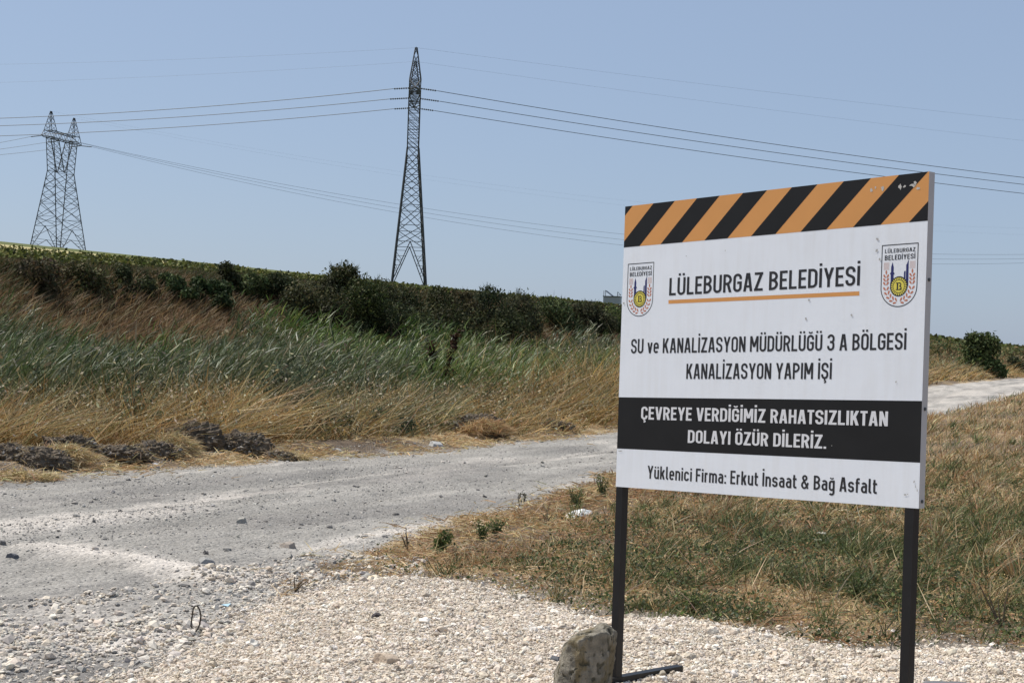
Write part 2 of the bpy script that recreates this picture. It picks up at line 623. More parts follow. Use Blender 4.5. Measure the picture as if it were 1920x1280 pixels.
# ---- gravel heap in front -----------------------------------------
GC = [(.645, .565, .465), (.61, .525, .42), (.68, .61, .515), (.54, .455, .355), (.62, .52, .40), (.45, .385, .305), (.73, .675, .59)]
def g_keep(x, y):
    g = gravel_sd(x, y) + (fbm(x * 3, y * 3, 3, 31) - .5) * .3
    return in_view(x, y, .08) * np.where(g > 0, 1.0, .55 * np.exp(-(g / .13) ** 2) + .05 * (g > -.6))
parts = []
for n, lo, hi, sub in ((190000, .003, .0065, 0), (36000, .006, .010, 0), (15000, .009, .016, 1), (2400, .014, .023, 1), (160, .022, .032, 1)):
    x, y = scatter(n * 2, -3.8, 3.8, 5.6, 11.2, g_keep)
    r = RNG.uniform(lo, hi, len(x)) * RNG.uniform(.8, 1.1, len(x))
    parts.append(stones(np.stack([x, y, height(x, y)], 1), r, pick(GC, len(x), .09, None, .012), sub, .75, .2, .2 if sub else .1))
stuff('gravel', parts, M_STONE, 'pale crushed limestone gravel heaped in the foreground', 'gravel', False)

# ---- loose stones on the road and at its edges ---------------------
SCOL = [(.38, .355, .32), (.33, .305, .27), (.50, .455, .395), (.24, .225, .205), (.56, .51, .44), (.46, .43, .385), (.15, .14, .13)]
def r_keep(x, y):
    d, s = ds(x, y)
    ne, fe = near_edge(s), far_edge(s)
    nv = np.maximum(ne, fe - 7.2)
    mid = (d - nv) / np.maximum(fe - nv, 1)
    n = fbm(d * 2.6, s * .6, 4, 63)
    w = .22 + .9 * sstep(.46, .66, n) * np.exp(-((mid - .55) / .3) ** 2) + 1.0 * sstep(.9, 1.0, mid) + .5 * sstep(.08, 0, mid)
    w = w + .9 * (d < 6.6) * (x < -.3) * sstep(.35, .6, fbm(x * 1.1, y * 1.1, 5, 51))
    return w * (d > ne - .1) * (mid < 1.12) * in_view(x, y) * (gravel_sd(x, y) < .05) * np.clip(14 / y, .25, 1)
parts = []
for n, lo, hi, sub in ((260000, .004, .010, 0), (34000, .009, .018, 0), (2600, .018, .034, 1)):
    x, y = scatter(n, -8, 8, 6.2, 40, r_keep)
    r = RNG.uniform(lo, hi, len(x))
    parts.append(stones(np.stack([x, y, height(x, y)], 1), r, pick(SCOL, len(x), .12, None, .012), sub, .62, .2, .25))
# lower-left chips, thickly strewn
def l_keep(x, y):
    d, s = ds(x, y)
    return in_view(x, y) * (gravel_sd(x, y) < .1) * (d < 6.8) * (x < -.6) * (.2 + .8 * sstep(.36, .56, fbm(x * 1.1, y * 1.1, 5, 51)))
for n, lo, hi in ((26000, .006, .013), (9000, .012, .024), (900, .022, .04)):
    x, y = scatter(n, -4.2, .4, 6.3, 11.5, l_keep)
    r = RNG.uniform(lo, hi, len(x))
    parts.append(stones(np.stack([x, y, height(x, y)], 1), r, pick(SCOL[:3] + GC[:4], len(x), .12, None, .012), 0, .7, .2, .2))
stuff('road_stones', parts, M_STONE, 'loose grey and white stones strewn over the dirt road', 'stones', False)

# ---- straw and green grass of the near verge, behind the sign -------
STRAW = [(.52, .395, .21), (.46, .32, .15), (.58, .48, .30), (.38, .24, .11), (.32, .18, .085)]
GREEN = [(.12, .145, .05), (.085, .115, .04), (.165, .175, .07), (.15, .165, .09), (.06, .08, .032)]


def verge_w(x, y):
    d, s = ds(x, y)
    j = (fbm(x * 2.2, y * 2.2, 4, 41) - .5)
    inside = (near_edge(s) - d - j * .9) > -.05
    gs = gravel_sd(x, y) + j * .5
    return (inside & (gs < .02) & in_view(x, y, .05) & (x > -2.2)) * (1 - .75 * sstep(-.34, -.08, gs))


def greenness(x, y):
    d, s = ds(x, y)
    e = near_edge(s) - d
    g = sstep(.4, 2.2, e + (fbm(x * .8, y * .8, 3, 81) - .5) * 3.0) * (.35 + .65 * sstep(17, 10.5, y + (fbm(x * .5, y * .5, 2, 85) - .5) * 9 - 2.5 * sstep(2, 4, x)))
    return g


parts = []
x, y = scatter(330000, -2.3, 10, 8.2, 24, lambda x, y: verge_w(x, y) * np.clip(11 / y, .25, 1) * (.5 + .5 * sstep(.3, .55, fbm(x * 1.5, y * 1.5, 3, 91))))
n = len(x); g = greenness(x, y)
isg = RNG.uniform(size=n) < g * .62
rust = sstep(.48, .62, fbm(x * 1.3 + 11, y * 1.3, 4, 161))
deep = sstep(.50, .64, fbm(x * 1.6 + 3, y * 1.6, 4, 163))
dry = np.where((RNG.uniform(size=n) < rust * .8)[:, None], pick([(.32, .18, .085), (.25, .15, .075), (.38, .24, .12)], n, .2), pick(STRAW, n, .2, [.3, .25, .15, .2, .1]))
grn = np.where((RNG.uniform(size=n) < deep)[:, None], pick([(.10, .12, .045), (.07, .088, .036), (.12, .135, .055)], n, .25), pick(GREEN, n, .25))
isg = RNG.uniform(size=n) < g * (.30 + .55 * deep)
C = np.where(isg[:, None], grn, dry)
flatl = RNG.uniform(size=n) < np.where(isg, .12, .55)
up = np.where(flatl, RNG.uniform(.08, .35, n), RNG.uniform(.6, 1.6, n))
az = RNG.uniform(0, 2 * np.pi, n)
D = unit(np.stack([np.cos(az) + .12, np.sin(az), up * 1.0], 1))
L = RNG.uniform(.04, .15, n) * (.55 + .6 * g) * (.6 + .9 * deep) * np.clip(y / 11, .9, 1.5)
W = RNG.uniform(.004, .008, n) * np.clip(y / 10, 1, 2)
P = np.stack([x, y, height(x, y) - .005 + np.where(flatl, RNG.uniform(0, .04, n), 0)], 1)
dr = np.stack([RNG.normal(.12, .12, n), RNG.normal(0, .1, n), -RNG.uniform(0, .35, n) * np.where(flatl, .3, 1)], 1)
parts.append(blade_mesh(P, D, L, W, dr, C))
# broad leaves of low herbs
x, y = scatter(260000, -1, 9, 8.4, 22, lambda x, y: verge_w(x, y) * greenness(x, y) * sstep(.42, .58, fbm(x * 1.9 + 7, y * 1.9, 3, 95)) * np.clip(11 / y, .25, 1))
n = len(x)
P = np.stack([x, y, height(x, y) + RNG.uniform(.005, .13, n) * (.3 + fbm(x * 2.3, y * 2.3, 3, 171))], 1)
parts.append(leaf_quads(P, RNG.uniform(.009, .022, n), pick(GREEN + [(.30, .19, .09), (.05, .065, .03)], n, .25), 1.6))
# tufts
x, y = scatter(24000, -.6, 14, 8.5, 40, lambda x, y: verge_w(x, y) * (.2 + .8 * greenness(x, y)) * np.clip(12 / y, .25, 1) * .42 * (.2 + .8 * sstep(.42, .56, fbm(x * .9 + 5, y * .9, 3, 181))))
nt_ = len(x); k = RNG.integers(18, 42, nt_); i = np.repeat(np.arange(nt_), k); n = len(i)
tall_t = (RNG.uniform(.10, .27, nt_) * (1 + .55 * sstep(1.5, 3, x)) * (.7 + .6 * fbm(x * .7, y * .7, 2, 183)))[i]
tg = (RNG.uniform(size=nt_) < .25 + .55 * greenness(x, y))[i]
tone = RNG.uniform(.75, 1.25, nt_)[i][:, None]
az = RNG.uniform(0, 2 * np.pi, n)
P = np.stack([x[i] + RNG.normal(0, .035, n), y[i] + RNG.normal(0, .035, n), np.zeros(n)], 1); P[:, 2] = height(P[:, 0], P[:, 1]) - .005
D = unit(np.stack([np.cos(az) * .8 + .1, np.sin(az) * .8, RNG.uniform(.4, 2.2, n)], 1))
C = np.where(tg[:, None], pick([(.135, .155, .058), (.10, .12, .045), (.18, .185, .08), (.065, .08, .03)], n, .2), pick([(.46, .35, .19), (.36, .23, .11), (.55, .45, .27), (.27, .155, .07)], n, .18)) * tone
parts.append(blade_mesh(P, D, tall_t * RNG.uniform(.5, 1.15, n), RNG.uniform(.004, .007, n) * np.clip(y[i] / 10, 1, 3), np.stack([RNG.normal(.1, .15, n), RNG.normal(0, .1, n), -RNG.uniform(0, .5, n)], 1), C))
# tall pale stalks
x, y = scatter(5200, -1, 9, 8.6, 22, lambda x, y: verge_w(x, y) * (.3 + .7 * greenness(x, y)) * .5)
n = len(x); az = RNG.uniform(0, 2 * np.pi, n)
D = unit(np.stack([np.cos(az) + .1, np.sin(az) * .8, RNG.uniform(.02, 1.3, n) ** 1.6], 1))
parts.append(blade_mesh(np.stack([x, y, height(x, y)], 1), D, RNG.uniform(.15, .42, n), RNG.uniform(.005, .008, n),
             np.stack([RNG.normal(.1, .1, n), np.zeros(n), -RNG.uniform(0, .2, n)], 1), pick([(.55, .45, .28), (.5, .38, .2)], n, .15)))
stuff('verge_grass', parts, M_GRASS, 'short green grass and flattened straw on the near verge behind the sign', 'grass')

# ---- near verge further off, right of the sign ----------------------
x, y = scatter(160000, 3, 34, 22, 90, lambda x, y: verge_w(x, y) * (x / y > .2) * np.clip(24 / y, .2, 1))
n = len(x); az = RNG.uniform(0, 2 * np.pi, n)
g = sstep(.45, .6, fbm(x * .6, y * .6, 3, 99))
C = np.where((RNG.uniform(size=n) < g * .6)[:, None], pick(GREEN, n, .25), pick(STRAW, n, .2))
D = unit(np.stack([np.cos(az) * .8 + .3, np.sin(az) * .8, RNG.uniform(.4, 1.8, n)], 1))
stuff('weedy_grass', [blade_mesh(np.stack([x, y, height(x, y)], 1), D, RNG.uniform(.12, .34, n), RNG.uniform(.008, .014, n) * np.clip(y / 28, 1, 2),
      np.stack([RNG.normal(.12, .1, n), np.zeros(n), -RNG.uniform(0, .3, n)], 1), C)], M_GRASS,
      'mixed dry and green weeds along the near roadside to the right of the sign', 'grass')

# ---- straw litter along both road edges -----------------------------
def litter_keep(x, y):
    d, s = ds(x, y)
    a = np.exp(-((d - near_edge(s) + .25) / .4) ** 2) * (s > 7.2)
    b = np.exp(-((d - far_edge(s) - .3) / .6) ** 2)
    return (a * .8 + b * 1.3) * in_view(x, y) * sstep(.36, .55, fbm(x * 1.4, y * 1.4, 3, 103)) * np.clip(16 / y, .3, 1) * (gravel_sd(x, y) < -.02)
x, y = scatter(420000, -8, 12, 9, 48, litter_keep)
n = len(x); az = RNG.uniform(0, 2 * np.pi, n)
D = unit(np.stack([np.cos(az), np.sin(az), RNG.uniform(0, .5, n)], 1))
stuff('straw_litter', [blade_mesh(np.stack([x, y, height(x, y) + RNG.uniform(0, .05, n)], 1), D, RNG.uniform(.08, .22, n), RNG.uniform(.004, .008, n) * np.clip(y / 11, 1, 2),
      np.stack([np.zeros(n), np.zeros(n), -RNG.uniform(0, .3, n)], 1), pick(STRAW[:4], n, .18))], M_GRASS,
      'flattened golden straw lying along both edges of the road', 'straw')

# ---- tall dry grass across the road ---------------------------------
TALL = [(.46, .31, .125), (.31, .185, .065), (.58, .45, .24), (.20, .11, .04), (.19, .16, .06)]
def tall_keep(x, y):
    d, s = ds(x, y)
    e = d - far_edge(s) - .3 - .85 * sstep(23, 18.5, s) + (fbm(x * .7, y * .7, 3, 111) - .5) * 1.4
    return sstep(0, .6, e) * (1 - sstep(4.5, 9.5, e + (fbm(x * .22, y * .22, 2, 113) - .5) * 11)) * 1.0
x, y = scatter_pd(210000, 13, 24, tall_keep, ymax=160)
n = len(x); d, s = ds(x, y); e = d - far_edge(s)
big = fbm(x * .3, y * .3, 3, 117)
az = RNG.uniform(0, 2 * np.pi, n)
wind = (fbm(x * .9 + 3, y * .9, 3, 127) - .5) * 1.2
D = unit(np.stack([np.cos(az) * .95 + .16 + wind, np.sin(az) * .95, np.ones(n) * RNG.uniform(.6, 1.5, n)], 1))
clump = fbm(x * 1.1, y * 1.1, 3, 121)
L = RNG.uniform(.3, 1.1, n) * (.42 + .75 * sstep(.3, 2.8, e)) * (.55 + .8 * big + .75 * clump) * (1 + .75 * sstep(27, 33, s) - .55 * sstep(55, 80, s))
thin = (clump > .40) | (RNG.uniform(size=n) < .35)
greeny = np.maximum(sstep(.5, .62, fbm(x * .5 + 5, y * .5, 3, 119)) * sstep(.6, 2.5, e), sstep(1.2, 4, e) * .68 * (1 - .6 * sstep(27, 33, s)))
greeny = np.maximum(greeny, .85 * np.exp(-((s - 23.5) / 3.2) ** 2) * sstep(.3, 1.2, e))
C = np.where((RNG.uniform(size=n) < greeny * .75)[:, None], pick([(.12, .135, .06), (.085, .10, .045), (.19, .19, .11), (.24, .22, .13)], n, .25), pick(TALL, n, .2, [.3, .25, .2, .15, .1]))
P = np.stack([x, y, height(x, y) - .02], 1)
dr = np.stack([RNG.normal(.14, .2, n), RNG.normal(0, .12, n), -RNG.uniform(.02, .4, n)], 1)
L = np.where(thin, L, L * .45)
C = C * (.55 + .95 * fbm(x * 1.7 + 4, y * 1.7, 4, 123))[:, None]
gaps = RNG.uniform(size=n) < sstep(.60, .70, fbm(x * 1.5 + 8, y * 1.5, 3, 129))
L = np.where(gaps, L * .35, L)
tallparts = [blade_mesh(P, D, L, RNG.uniform(.006, .012, n) * np.clip(y / 20, 1, 5), dr, C)]
# seed heads, nodding
k = RNG.uniform(size=n) < .16
tip = (P + D * L[:, None] + dr * L[:, None])[k]
m = k.sum()
tallparts.append(leaf_quads(tip + RNG.normal(0, .03, (m, 3)), RNG.uniform(.016, .034, m), pick([(.50, .42, .27), (.42, .33, .19), (.56, .50, .36)], m, .15), 2.6))
# broad leaves and burrs of the weeds growing among it
x, y = scatter_pd(130000, 13, 23, lambda x, y: tall_keep(x, y) * (.25 + .75 * sstep(.46, .60, fbm(x * .8 + 9, y * .8, 3, 167))), ymax=120)
n = len(x); e = ds(x, y)[0] - far_edge(ds(x, y)[1])
top = .15 + .75 * sstep(.3, 2.5, e)
tallparts.append(leaf_quads(np.stack([x, y, height(x, y) + RNG.uniform(.02, 1, n) * top], 1), RNG.uniform(.014, .036, n) * np.clip(y / 24, 1, 4),
                 pick([(.10, .105, .04), (.14, .13, .06), (.19, .12, .055), (.065, .07, .03), (.34, .28, .17), (.42, .36, .23)], n, .25), 2.2))
# long bent stalks
x, y = scatter_pd(2600, 13.5, 22, lambda x, y: tall_keep(x, y) * .5, ymax=60)
n = len(x)
D = unit(np.stack([RNG.normal(.75, .3, n), RNG.normal(0, .2, n), RNG.uniform(.5, 1.3, n)], 1))
tallparts.append(blade_mesh(np.stack([x, y, height(x, y)], 1), D, RNG.uniform(.8, 1.5, n), RNG.uniform(.009, .014, n),
                 np.stack([RNG.normal(.1, .05, n), np.zeros(n), -RNG.uniform(.05, .25, n)], 1), pick([(.48, .37, .19), (.52, .42, .24)], n, .12)))
stuff('tall_dry_grass', tallparts, M_GRASS, 'tall golden wild oats and dry grass across the road, bent by the wind', 'grass')

# ---- reeds ----------------------------------------------------------
REED = [(.09, .115, .045), (.062, .088, .03), (.12, .135, .065), (.165, .165, .095), (.042, .06, .022)]
def reed_keep(x, y):
    d, s = ds(x, y)
    e = d + (fbm(x * .3, y * .3, 3, 131) - .5) * 7
    return sstep(0, 4.5, e - np.maximum(15.2, far_edge(s) + 2.6)) * (1 - sstep(25.3, 27.0, d + (fbm(x * .3, y * .3, 3, 131) - .5) * 5 + .6 * sstep(38, 55, s))) * 1.0
x, y = scatter_pd(36000, 16, 29, reed_keep, ymax=260)
n0 = len(x)
hgtr = RNG.uniform(1.2, 2.05, n0) * (.72 + .5 * fbm(x * .25, y * .25, 3, 133)) * np.where(y > 80, .55, 1) * (.95 + .05 * sstep(38, 50, ds(x, y)[1]))
lean = np.stack([RNG.normal(.11, .10, n0), RNG.normal(0, .07, n0)], 1)
z0 = height(x, y) - .1
parts = []
stemC = pick(REED, n0, .2)
Ds = unit(np.stack([lean[:, 0], lean[:, 1], np.ones(n0)], 1))
parts.append(blade_mesh(np.stack([x, y, z0], 1), Ds, hgtr, RNG.uniform(.010, .016, n0) * np.clip(y / 32, 1, 5), np.stack([np.full(n0, .1), np.zeros(n0), np.full(n0, -.03)], 1), stemC))
patch = fbm(x * .22 + 3, y * .22, 3, 137)
for j in range(6):
    f = RNG.uniform(.35 + .1 * j, .5 + .1 * j, n0)
    P = np.stack([x, y, z0], 1) + Ds * (hgtr * f)[:, None] + np.stack([.1 * hgtr * f ** 2, np.zeros(n0), np.zeros(n0)], 1)
    az = RNG.normal(0, 1.25, n0)
    D = unit(np.stack([np.cos(az) * .75, np.sin(az) * .75, RNG.uniform(.5, 2.0, n0)], 1))
    C = np.where((RNG.uniform(size=n0) < .13)[:, None], pick([(.26, .23, .11), (.22, .22, .14)], n0, .2), pick(REED, n0, .22))
    C = C * (.75 + .6 * patch[:, None]) * np.where(patch > .56, np.array([[.85, 1.05, .6]]).T, np.ones((3, 1))).T
    parts.append(blade_mesh(P, D, RNG.uniform(.3, .55, n0), RNG.uniform(.014, .026, n0) * np.clip(y / 32, 1, 5), np.stack([RNG.uniform(0, .35, n0), np.zeros(n0), -RNG.uniform(.05, .5, n0)], 1), C))
k = RNG.uniform(size=n0) < .10                 # plumes and broken stalks
tp = np.stack([x, y, z0], 1)[k] + Ds[k] * hgtr[k][:, None]
m = k.sum()
parts.append(leaf_quads(tp + RNG.normal(0, .04, (m, 3)), RNG.uniform(.03, .06, m), pick([(.20, .15, .09), (.28, .22, .13), (.13, .09, .05)], m, .2), 3))
k = RNG.uniform(size=n0) < .12
m = k.sum()
parts.append(blade_mesh(np.stack([x, y, z0], 1)[k] + np.array([0, 0, .3]), unit(np.stack([RNG.normal(.2, .5, m), RNG.normal(0, .3, m), np.ones(m)], 1)), hgtr[k] * RNG.uniform(.5, .9, m), RNG.uniform(.010, .016, m) * np.clip(y[k] / 32, 1, 5), np.stack([RNG.normal(.1, .2, m), np.zeros(m), -RNG.uniform(0, .3, m)], 1), pick([(.30, .22, .11), (.24, .16, .08), (.36, .29, .16)], m, .2)))
stuff('reeds', parts, M_REED, 'wind-bent bed of blue-green reeds between the dry grass and the bank', 'reeds')

# ---- big-leaved cattails at the far left -----------------------------
x, y = scatter(900, -13.5, -6.5, 20, 32, lambda x, y: (ds(x, y)[0] > 18) * 1.0 * (x / y < -.29) * in_view(x, y, .06))
n = len(x)
D = unit(np.stack([RNG.normal(.34, .16, n), RNG.normal(0, .14, n), np.ones(n)], 1))
stuff('cattails', [blade_mesh(np.stack([x, y, height(x, y)], 1), D, RNG.uniform(1.3, 2.3, n), RNG.uniform(.03, .05, n),
      np.stack([RNG.uniform(.1, .4, n), np.zeros(n), -RNG.uniform(0, .2, n)], 1), pick([(.06, .11, .03), (.085, .14, .045), (.14, .18, .07)], n, .2))],
      M_REED, 'broad bright green cattail leaves at the left edge of the reed bed', 'cattails')

# ---- brown grass on the bank ------------------------------------------
BROWN = [(.22, .135, .065), (.165, .10, .048), (.29, .20, .105), (.12, .08, .04), (.34, .26, .15)]
def bank_keep(x, y):
    d, s = ds(x, y)
    return sstep(24, 26.5, d) * (1 - sstep(35, 37, d)) * 1.0
x, y = scatter_pd(170000, 23.5, 37, bank_keep)
n = len(x); d, s = ds(x, y)
az = RNG.uniform(0, 2 * np.pi, n)
D = unit(np.stack([np.cos(az) * .45 + .3, np.sin(az) * .45, np.ones(n) * .9], 1))
up = sstep(29, 34, d + (fbm(x * .3, y * .3, 3, 141) - .5) * 7)
C = pick(BROWN, n, .2) * (1 - .45 * up[:, None])
C = C * np.where(s > 100, 1.3, 1.0)[:, None]
C = np.where((RNG.uniform(size=n) < up * .7 + .25 * sstep(56, 66, s))[:, None], pick([(.05, .06, .025), (.07, .075, .03)], n, .25) * np.where(s > 100, 2.3, 1.0)[:, None], C)
Lb = np.minimum(RNG.uniform(.3, .75, n), np.maximum(1.6 + bank_k(s) * d + .10 - height(x, y), .10))
stuff('bank_grass', [blade_mesh(np.stack([x, y, height(x, y) - .02], 1), D, Lb, RNG.uniform(.018, .032, n) * np.clip(y / 50, 1, 5),
      np.stack([RNG.normal(.2, .12, n), np.zeros(n), -RNG.uniform(0, .3, n)], 1), C)], M_GRASS, 'reddish brown dry grass covering the slope of the bank', 'grass')

# ---- sunflower rows along the top of the bank --------------------------
x, y = scatter_pd(46000, 32.8, 42, lambda x, y: sstep(32.8, 33.6, ds(x, y)[0]) * (.25 + .75 * sstep(38, 34, ds(x, y)[0])))
n = len(x)
hh = RNG.uniform(.05, 1.0, n) * np.clip(1.6 + bank_k(ds(x, y)[1]) * ds(x, y)[0] + .22 - height(x, y), .12, .6) * (.6 + .6 * fbm(x * .8, y * .8, 3, 61))
P = np.stack([x, y, height(x, y) + hh], 1)
stuff('sunflower_crop', [leaf_quads(P, RNG.uniform(.07, .14, n) * np.clip(y / 60, 1, 5), pick([(.11, .125, .03), (.075, .09, .025), (.16, .16, .045), (.05, .06, .02)], n, .2), 1.2)],
      M_LEAF, 'low green sunflower crop edging the top of the bank', 'sunflowers')
# ---- low scrub all along the upper bank --------------------------------
x, y = scatter_pd(130000, 28, 34.6, lambda x, y: sstep(29.5, 32, ds(x, y)[0] + (fbm(x * .35, y * .35, 3, 151) - .5) * 7 + 2.5 * sstep(50, 60, ds(x, y)[1])) * ((ds(x, y)[1] < 105) | (ds(x, y)[0] < 30.5)) * sstep(.44, .54, fbm(x * .5 + 2, y * .5, 3, 153) - .07 * sstep(45, 65, ds(x, y)[1])) * (.62 + .38 * sstep(38, 50, ds(x, y)[1])))
n = len(x)
d, s = ds(x, y)
lim = 1.6 + bank_k(s) * d + .12 - height(x, y) - .25 * sstep(60, 40, s)
hs = RNG.uniform(.05, 1, n) ** .8 * np.clip((.25 + 1.1 * sstep(.35, .7, fbm(x * .6 + 2, y * .6, 3, 155))), .05, np.maximum(lim, .08))
stuff('scrub', [leaf_quads(np.stack([x, y, height(x, y) + hs], 1), RNG.uniform(.06, .12, n) * np.clip(y / 60, 1, 5), pick([(.04, .05, .02), (.055, .06, .024), (.075, .07, .03), (.10, .075, .035)], n, .2) * np.where(s > 100, 2.2, 1.0)[:, None], 1.7)],
      M_LEAF, 'low dark scrub covering the upper slope of the bank', 'scrub')
# ---- low green field cover far right ------------------------------------
x, y = scatter(60000, 20, 190, 100, 520, lambda x, y: (ds(x, y)[0] > 33) * (ds(x, y)[0] < 60) * in_view(x, y, .04) * 1.0)
n = len(x)
stuff('field_crop', [leaf_quads(np.stack([x, y, height(x, y) + RNG.uniform(0, .6, n)], 1), RNG.uniform(.3, .6, n), pick([(.10, .11, .035), (.08, .09, .03), (.13, .125, .045)], n, .15), 1.3)],
      M_LEAF, 'olive green crop on the distant rise to the right of the sign', 'crop')

# ------------------------------------------------------------------ shrubs
DARKL = [(.035, .045, .018), (.05, .06, .022), (.028, .035, .016), (.065, .07, .03)]


def shrub(px, d, h, w, label, cols=DARKL, n=3200, leaf=.085, name='shrub', group=None, cat='shrub', lobes=7, trunk=True):
    X, Y = at_px_d(px, d)
    z = hgt(X, Y)
    o = empty(name, (X, Y, z), label, cat, group)
    k = np.arange(lobes)
    lx = RNG.uniform(-.5, .5, lobes) * w * .8; ly = RNG.uniform(-.5, .5, lobes) * w * .6
    lr = RNG.uniform(.2, .33, lobes) * min(w, h * 1.3)
    lz = np.clip(RNG.uniform(.15, .95, lobes) * h * (1 - .8 * (np.abs(lx) / (w * .55)) ** 2) - lr * .4, .05 * h, h - lr * .9)
    lx[0] *= .25; ly[0] *= .3; lz[0] = h - lr[0] * .95
    c = RNG.choice(lobes, n, p=lr ** 2 / (lr ** 2).sum())
    v = unit(RNG.normal(size=(n, 3)))
    rad = lr[c] * (RNG.uniform(.35, 1.0, n) ** .5) * (1 + .14 * RNG.normal(size=n))
    P = np.stack([lx[c], ly[c], lz[c]], 1) + v * rad[:, None]
    P[:, 2] = np.abs(P[:, 2])
    tint = RNG.uniform(.9, 1.7) * (1 + RNG.normal(0, .08, 3))
    tone = RNG.uniform(.65, 1.45, lobes)[c][:, None] * tint
    parts = [leaf_quads(P, RNG.uniform(.6, 1.3, n) * leaf, pick(cols, n, .2) * tone, 1.8, unit(v + RNG.normal(0, .7, (n, 3))))]
    # sprigs poking out of the outline
    m = max(30, n // 30)
    cc = RNG.choice(lobes, m); vv = unit(RNG.normal(size=(m, 3)) + np.array([0, 0, .8]))
    B = np.stack([lx[cc], ly[cc], lz[cc]], 1) + vv * (lr[cc] * .8)[:, None]
    parts.append(blade_mesh(B, vv, lr[cc] * RNG.uniform(.3, .7, m), np.full(m, leaf * .5), np.zeros((m, 3)), pick(cols, m, .2)))
    V, T, C = merge(parts)
    link('foliage', mesh_tris('foliage', V, T, C), M_LEAF, o)
    if trunk:
        b = MB()
        for i in range(lobes):
            b.tube([(0, 0, -.1), (lx[i] * .4, ly[i] * .4, lz[i] * .55), (lx[i], ly[i], lz[i] + lr[i] * .3)], [.05, .035, .012], 5)
        b.build('branches', M_BARK, o)
    return o


def crown_height(px, d, ytop):
    """height a shrub at this spot must have to reach photo row ytop"""
    X, Y = at_px_d(px, d)
    return float(at_depth(px, ytop, Y)[2]) - hgt(X, Y)


SHR = [
    (630, 30.2, 498, 3.6, 'large dark rounded shrub bulging above the ridge left of the central pylon', 11000),
    (418, 31.5, 491, .9, 'small pointed dark shrub standing alone on the ridge between the two pylons', 2400),
    (232, 31.2, 497, 1.8, 'low dark shrub on the upper bank right of the left pylon', 3000),
    (310, 31.0, 510, 2.4, 'low spreading shrub midway between left pylon and the small pointed shrub', 4200),
    (375, 30.6, 518, 2.0, 'dark shrub just below and left of the small pointed ridge shrub', 4000),
    (460, 31.0, 510, 2.0, 'dark shrub just right of the small pointed ridge shrub', 4000),
    (520, 30.6, 512, 2.2, 'dark shrub at the left foot of the large rounded shrub', 4600),
    (575, 28.8, 528, 2.4, 'dark shrub on the slope below the left half of the large rounded shrub', 4800),
    (665, 28.8, 522, 2.6, 'dark shrub on the slope below the right half of the large rounded shrub', 4800),
    (705, 29.6, 524, 2.6, 'dark shrub at the left foot of the central pylon', 5000),
    (765, 29.6, 542, 2.8, 'dark shrub on the bank right below the central pylon', 5000),
    (815, 29.8, 539, 2.8, 'dark shrub at the right foot of the central pylon', 5000),
    (862, 29.6, 543, 2.6, 'dark shrub on the bank next to the domed shrub on its left', 4600),
    (913, 29.8, 537, 2.6, 'dome-topped dark shrub breaking the ridge line right of the central pylon', 5000),
    (962, 29.6, 545, 2.8, 'dark shrub on the bank next to the domed shrub on its right', 4600),
    (1035, 29.8, 556, 2.4, 'lone dark shrub beyond the brown gap in the bank left of the hut', 4000),
    (1095, 29.4, 565, 2.6, 'dark shrub on the bank just left of the small hut', 4000),
    (1145, 29.6, 572, 2.6, 'dark shrub hiding the foot of the small hut', 4000),
    (1195, 29.6, 576, 2.8, 'dark shrub on the bank mostly hidden behind the left edge of the sign', 2600),
    (735, 27.4, 566, 3.0, 'low dark green shrub above the reeds under the central pylon', 4600),
    (850, 27.4, 566, 3.2, 'low dark green shrub above the reeds right of the central pylon', 4600),
    (945, 27.4, 570, 3.2, 'low dark green shrub above the reeds below the domed shrub', 4600),
    (60, 31.2, 484, 2.0, 'low brownish shrub on the bank below the left pylon', 3000),
    (150, 31.0, 492, 1.8, 'low dark shrub below the right foot of the left pylon', 3000),
]
for px, d, yt, w, lab, n in SHR:
    shrub(px, d, max(.5, crown_height(px, d, yt)), w, lab, DARKL if px > 200 else [(.07, .055, .03), (.05, .05, .022), (.09, .07, .035)], n, .066 * max(1, at_px_d(px, d)[1] / 62))
shrub(1132, 25.5, 1.2, 2.4, 'yellow-green bush among the reeds beside the left edge of the sign', [(.16, .15, .03), (.12, .13, .03), (.09, .10, .03)], 2600, .09)
shrub(1905, 22.5, 1.6, 3.0, 'dark low bush at the right edge of the photo beyond the road', DARKL, 1600, .16)


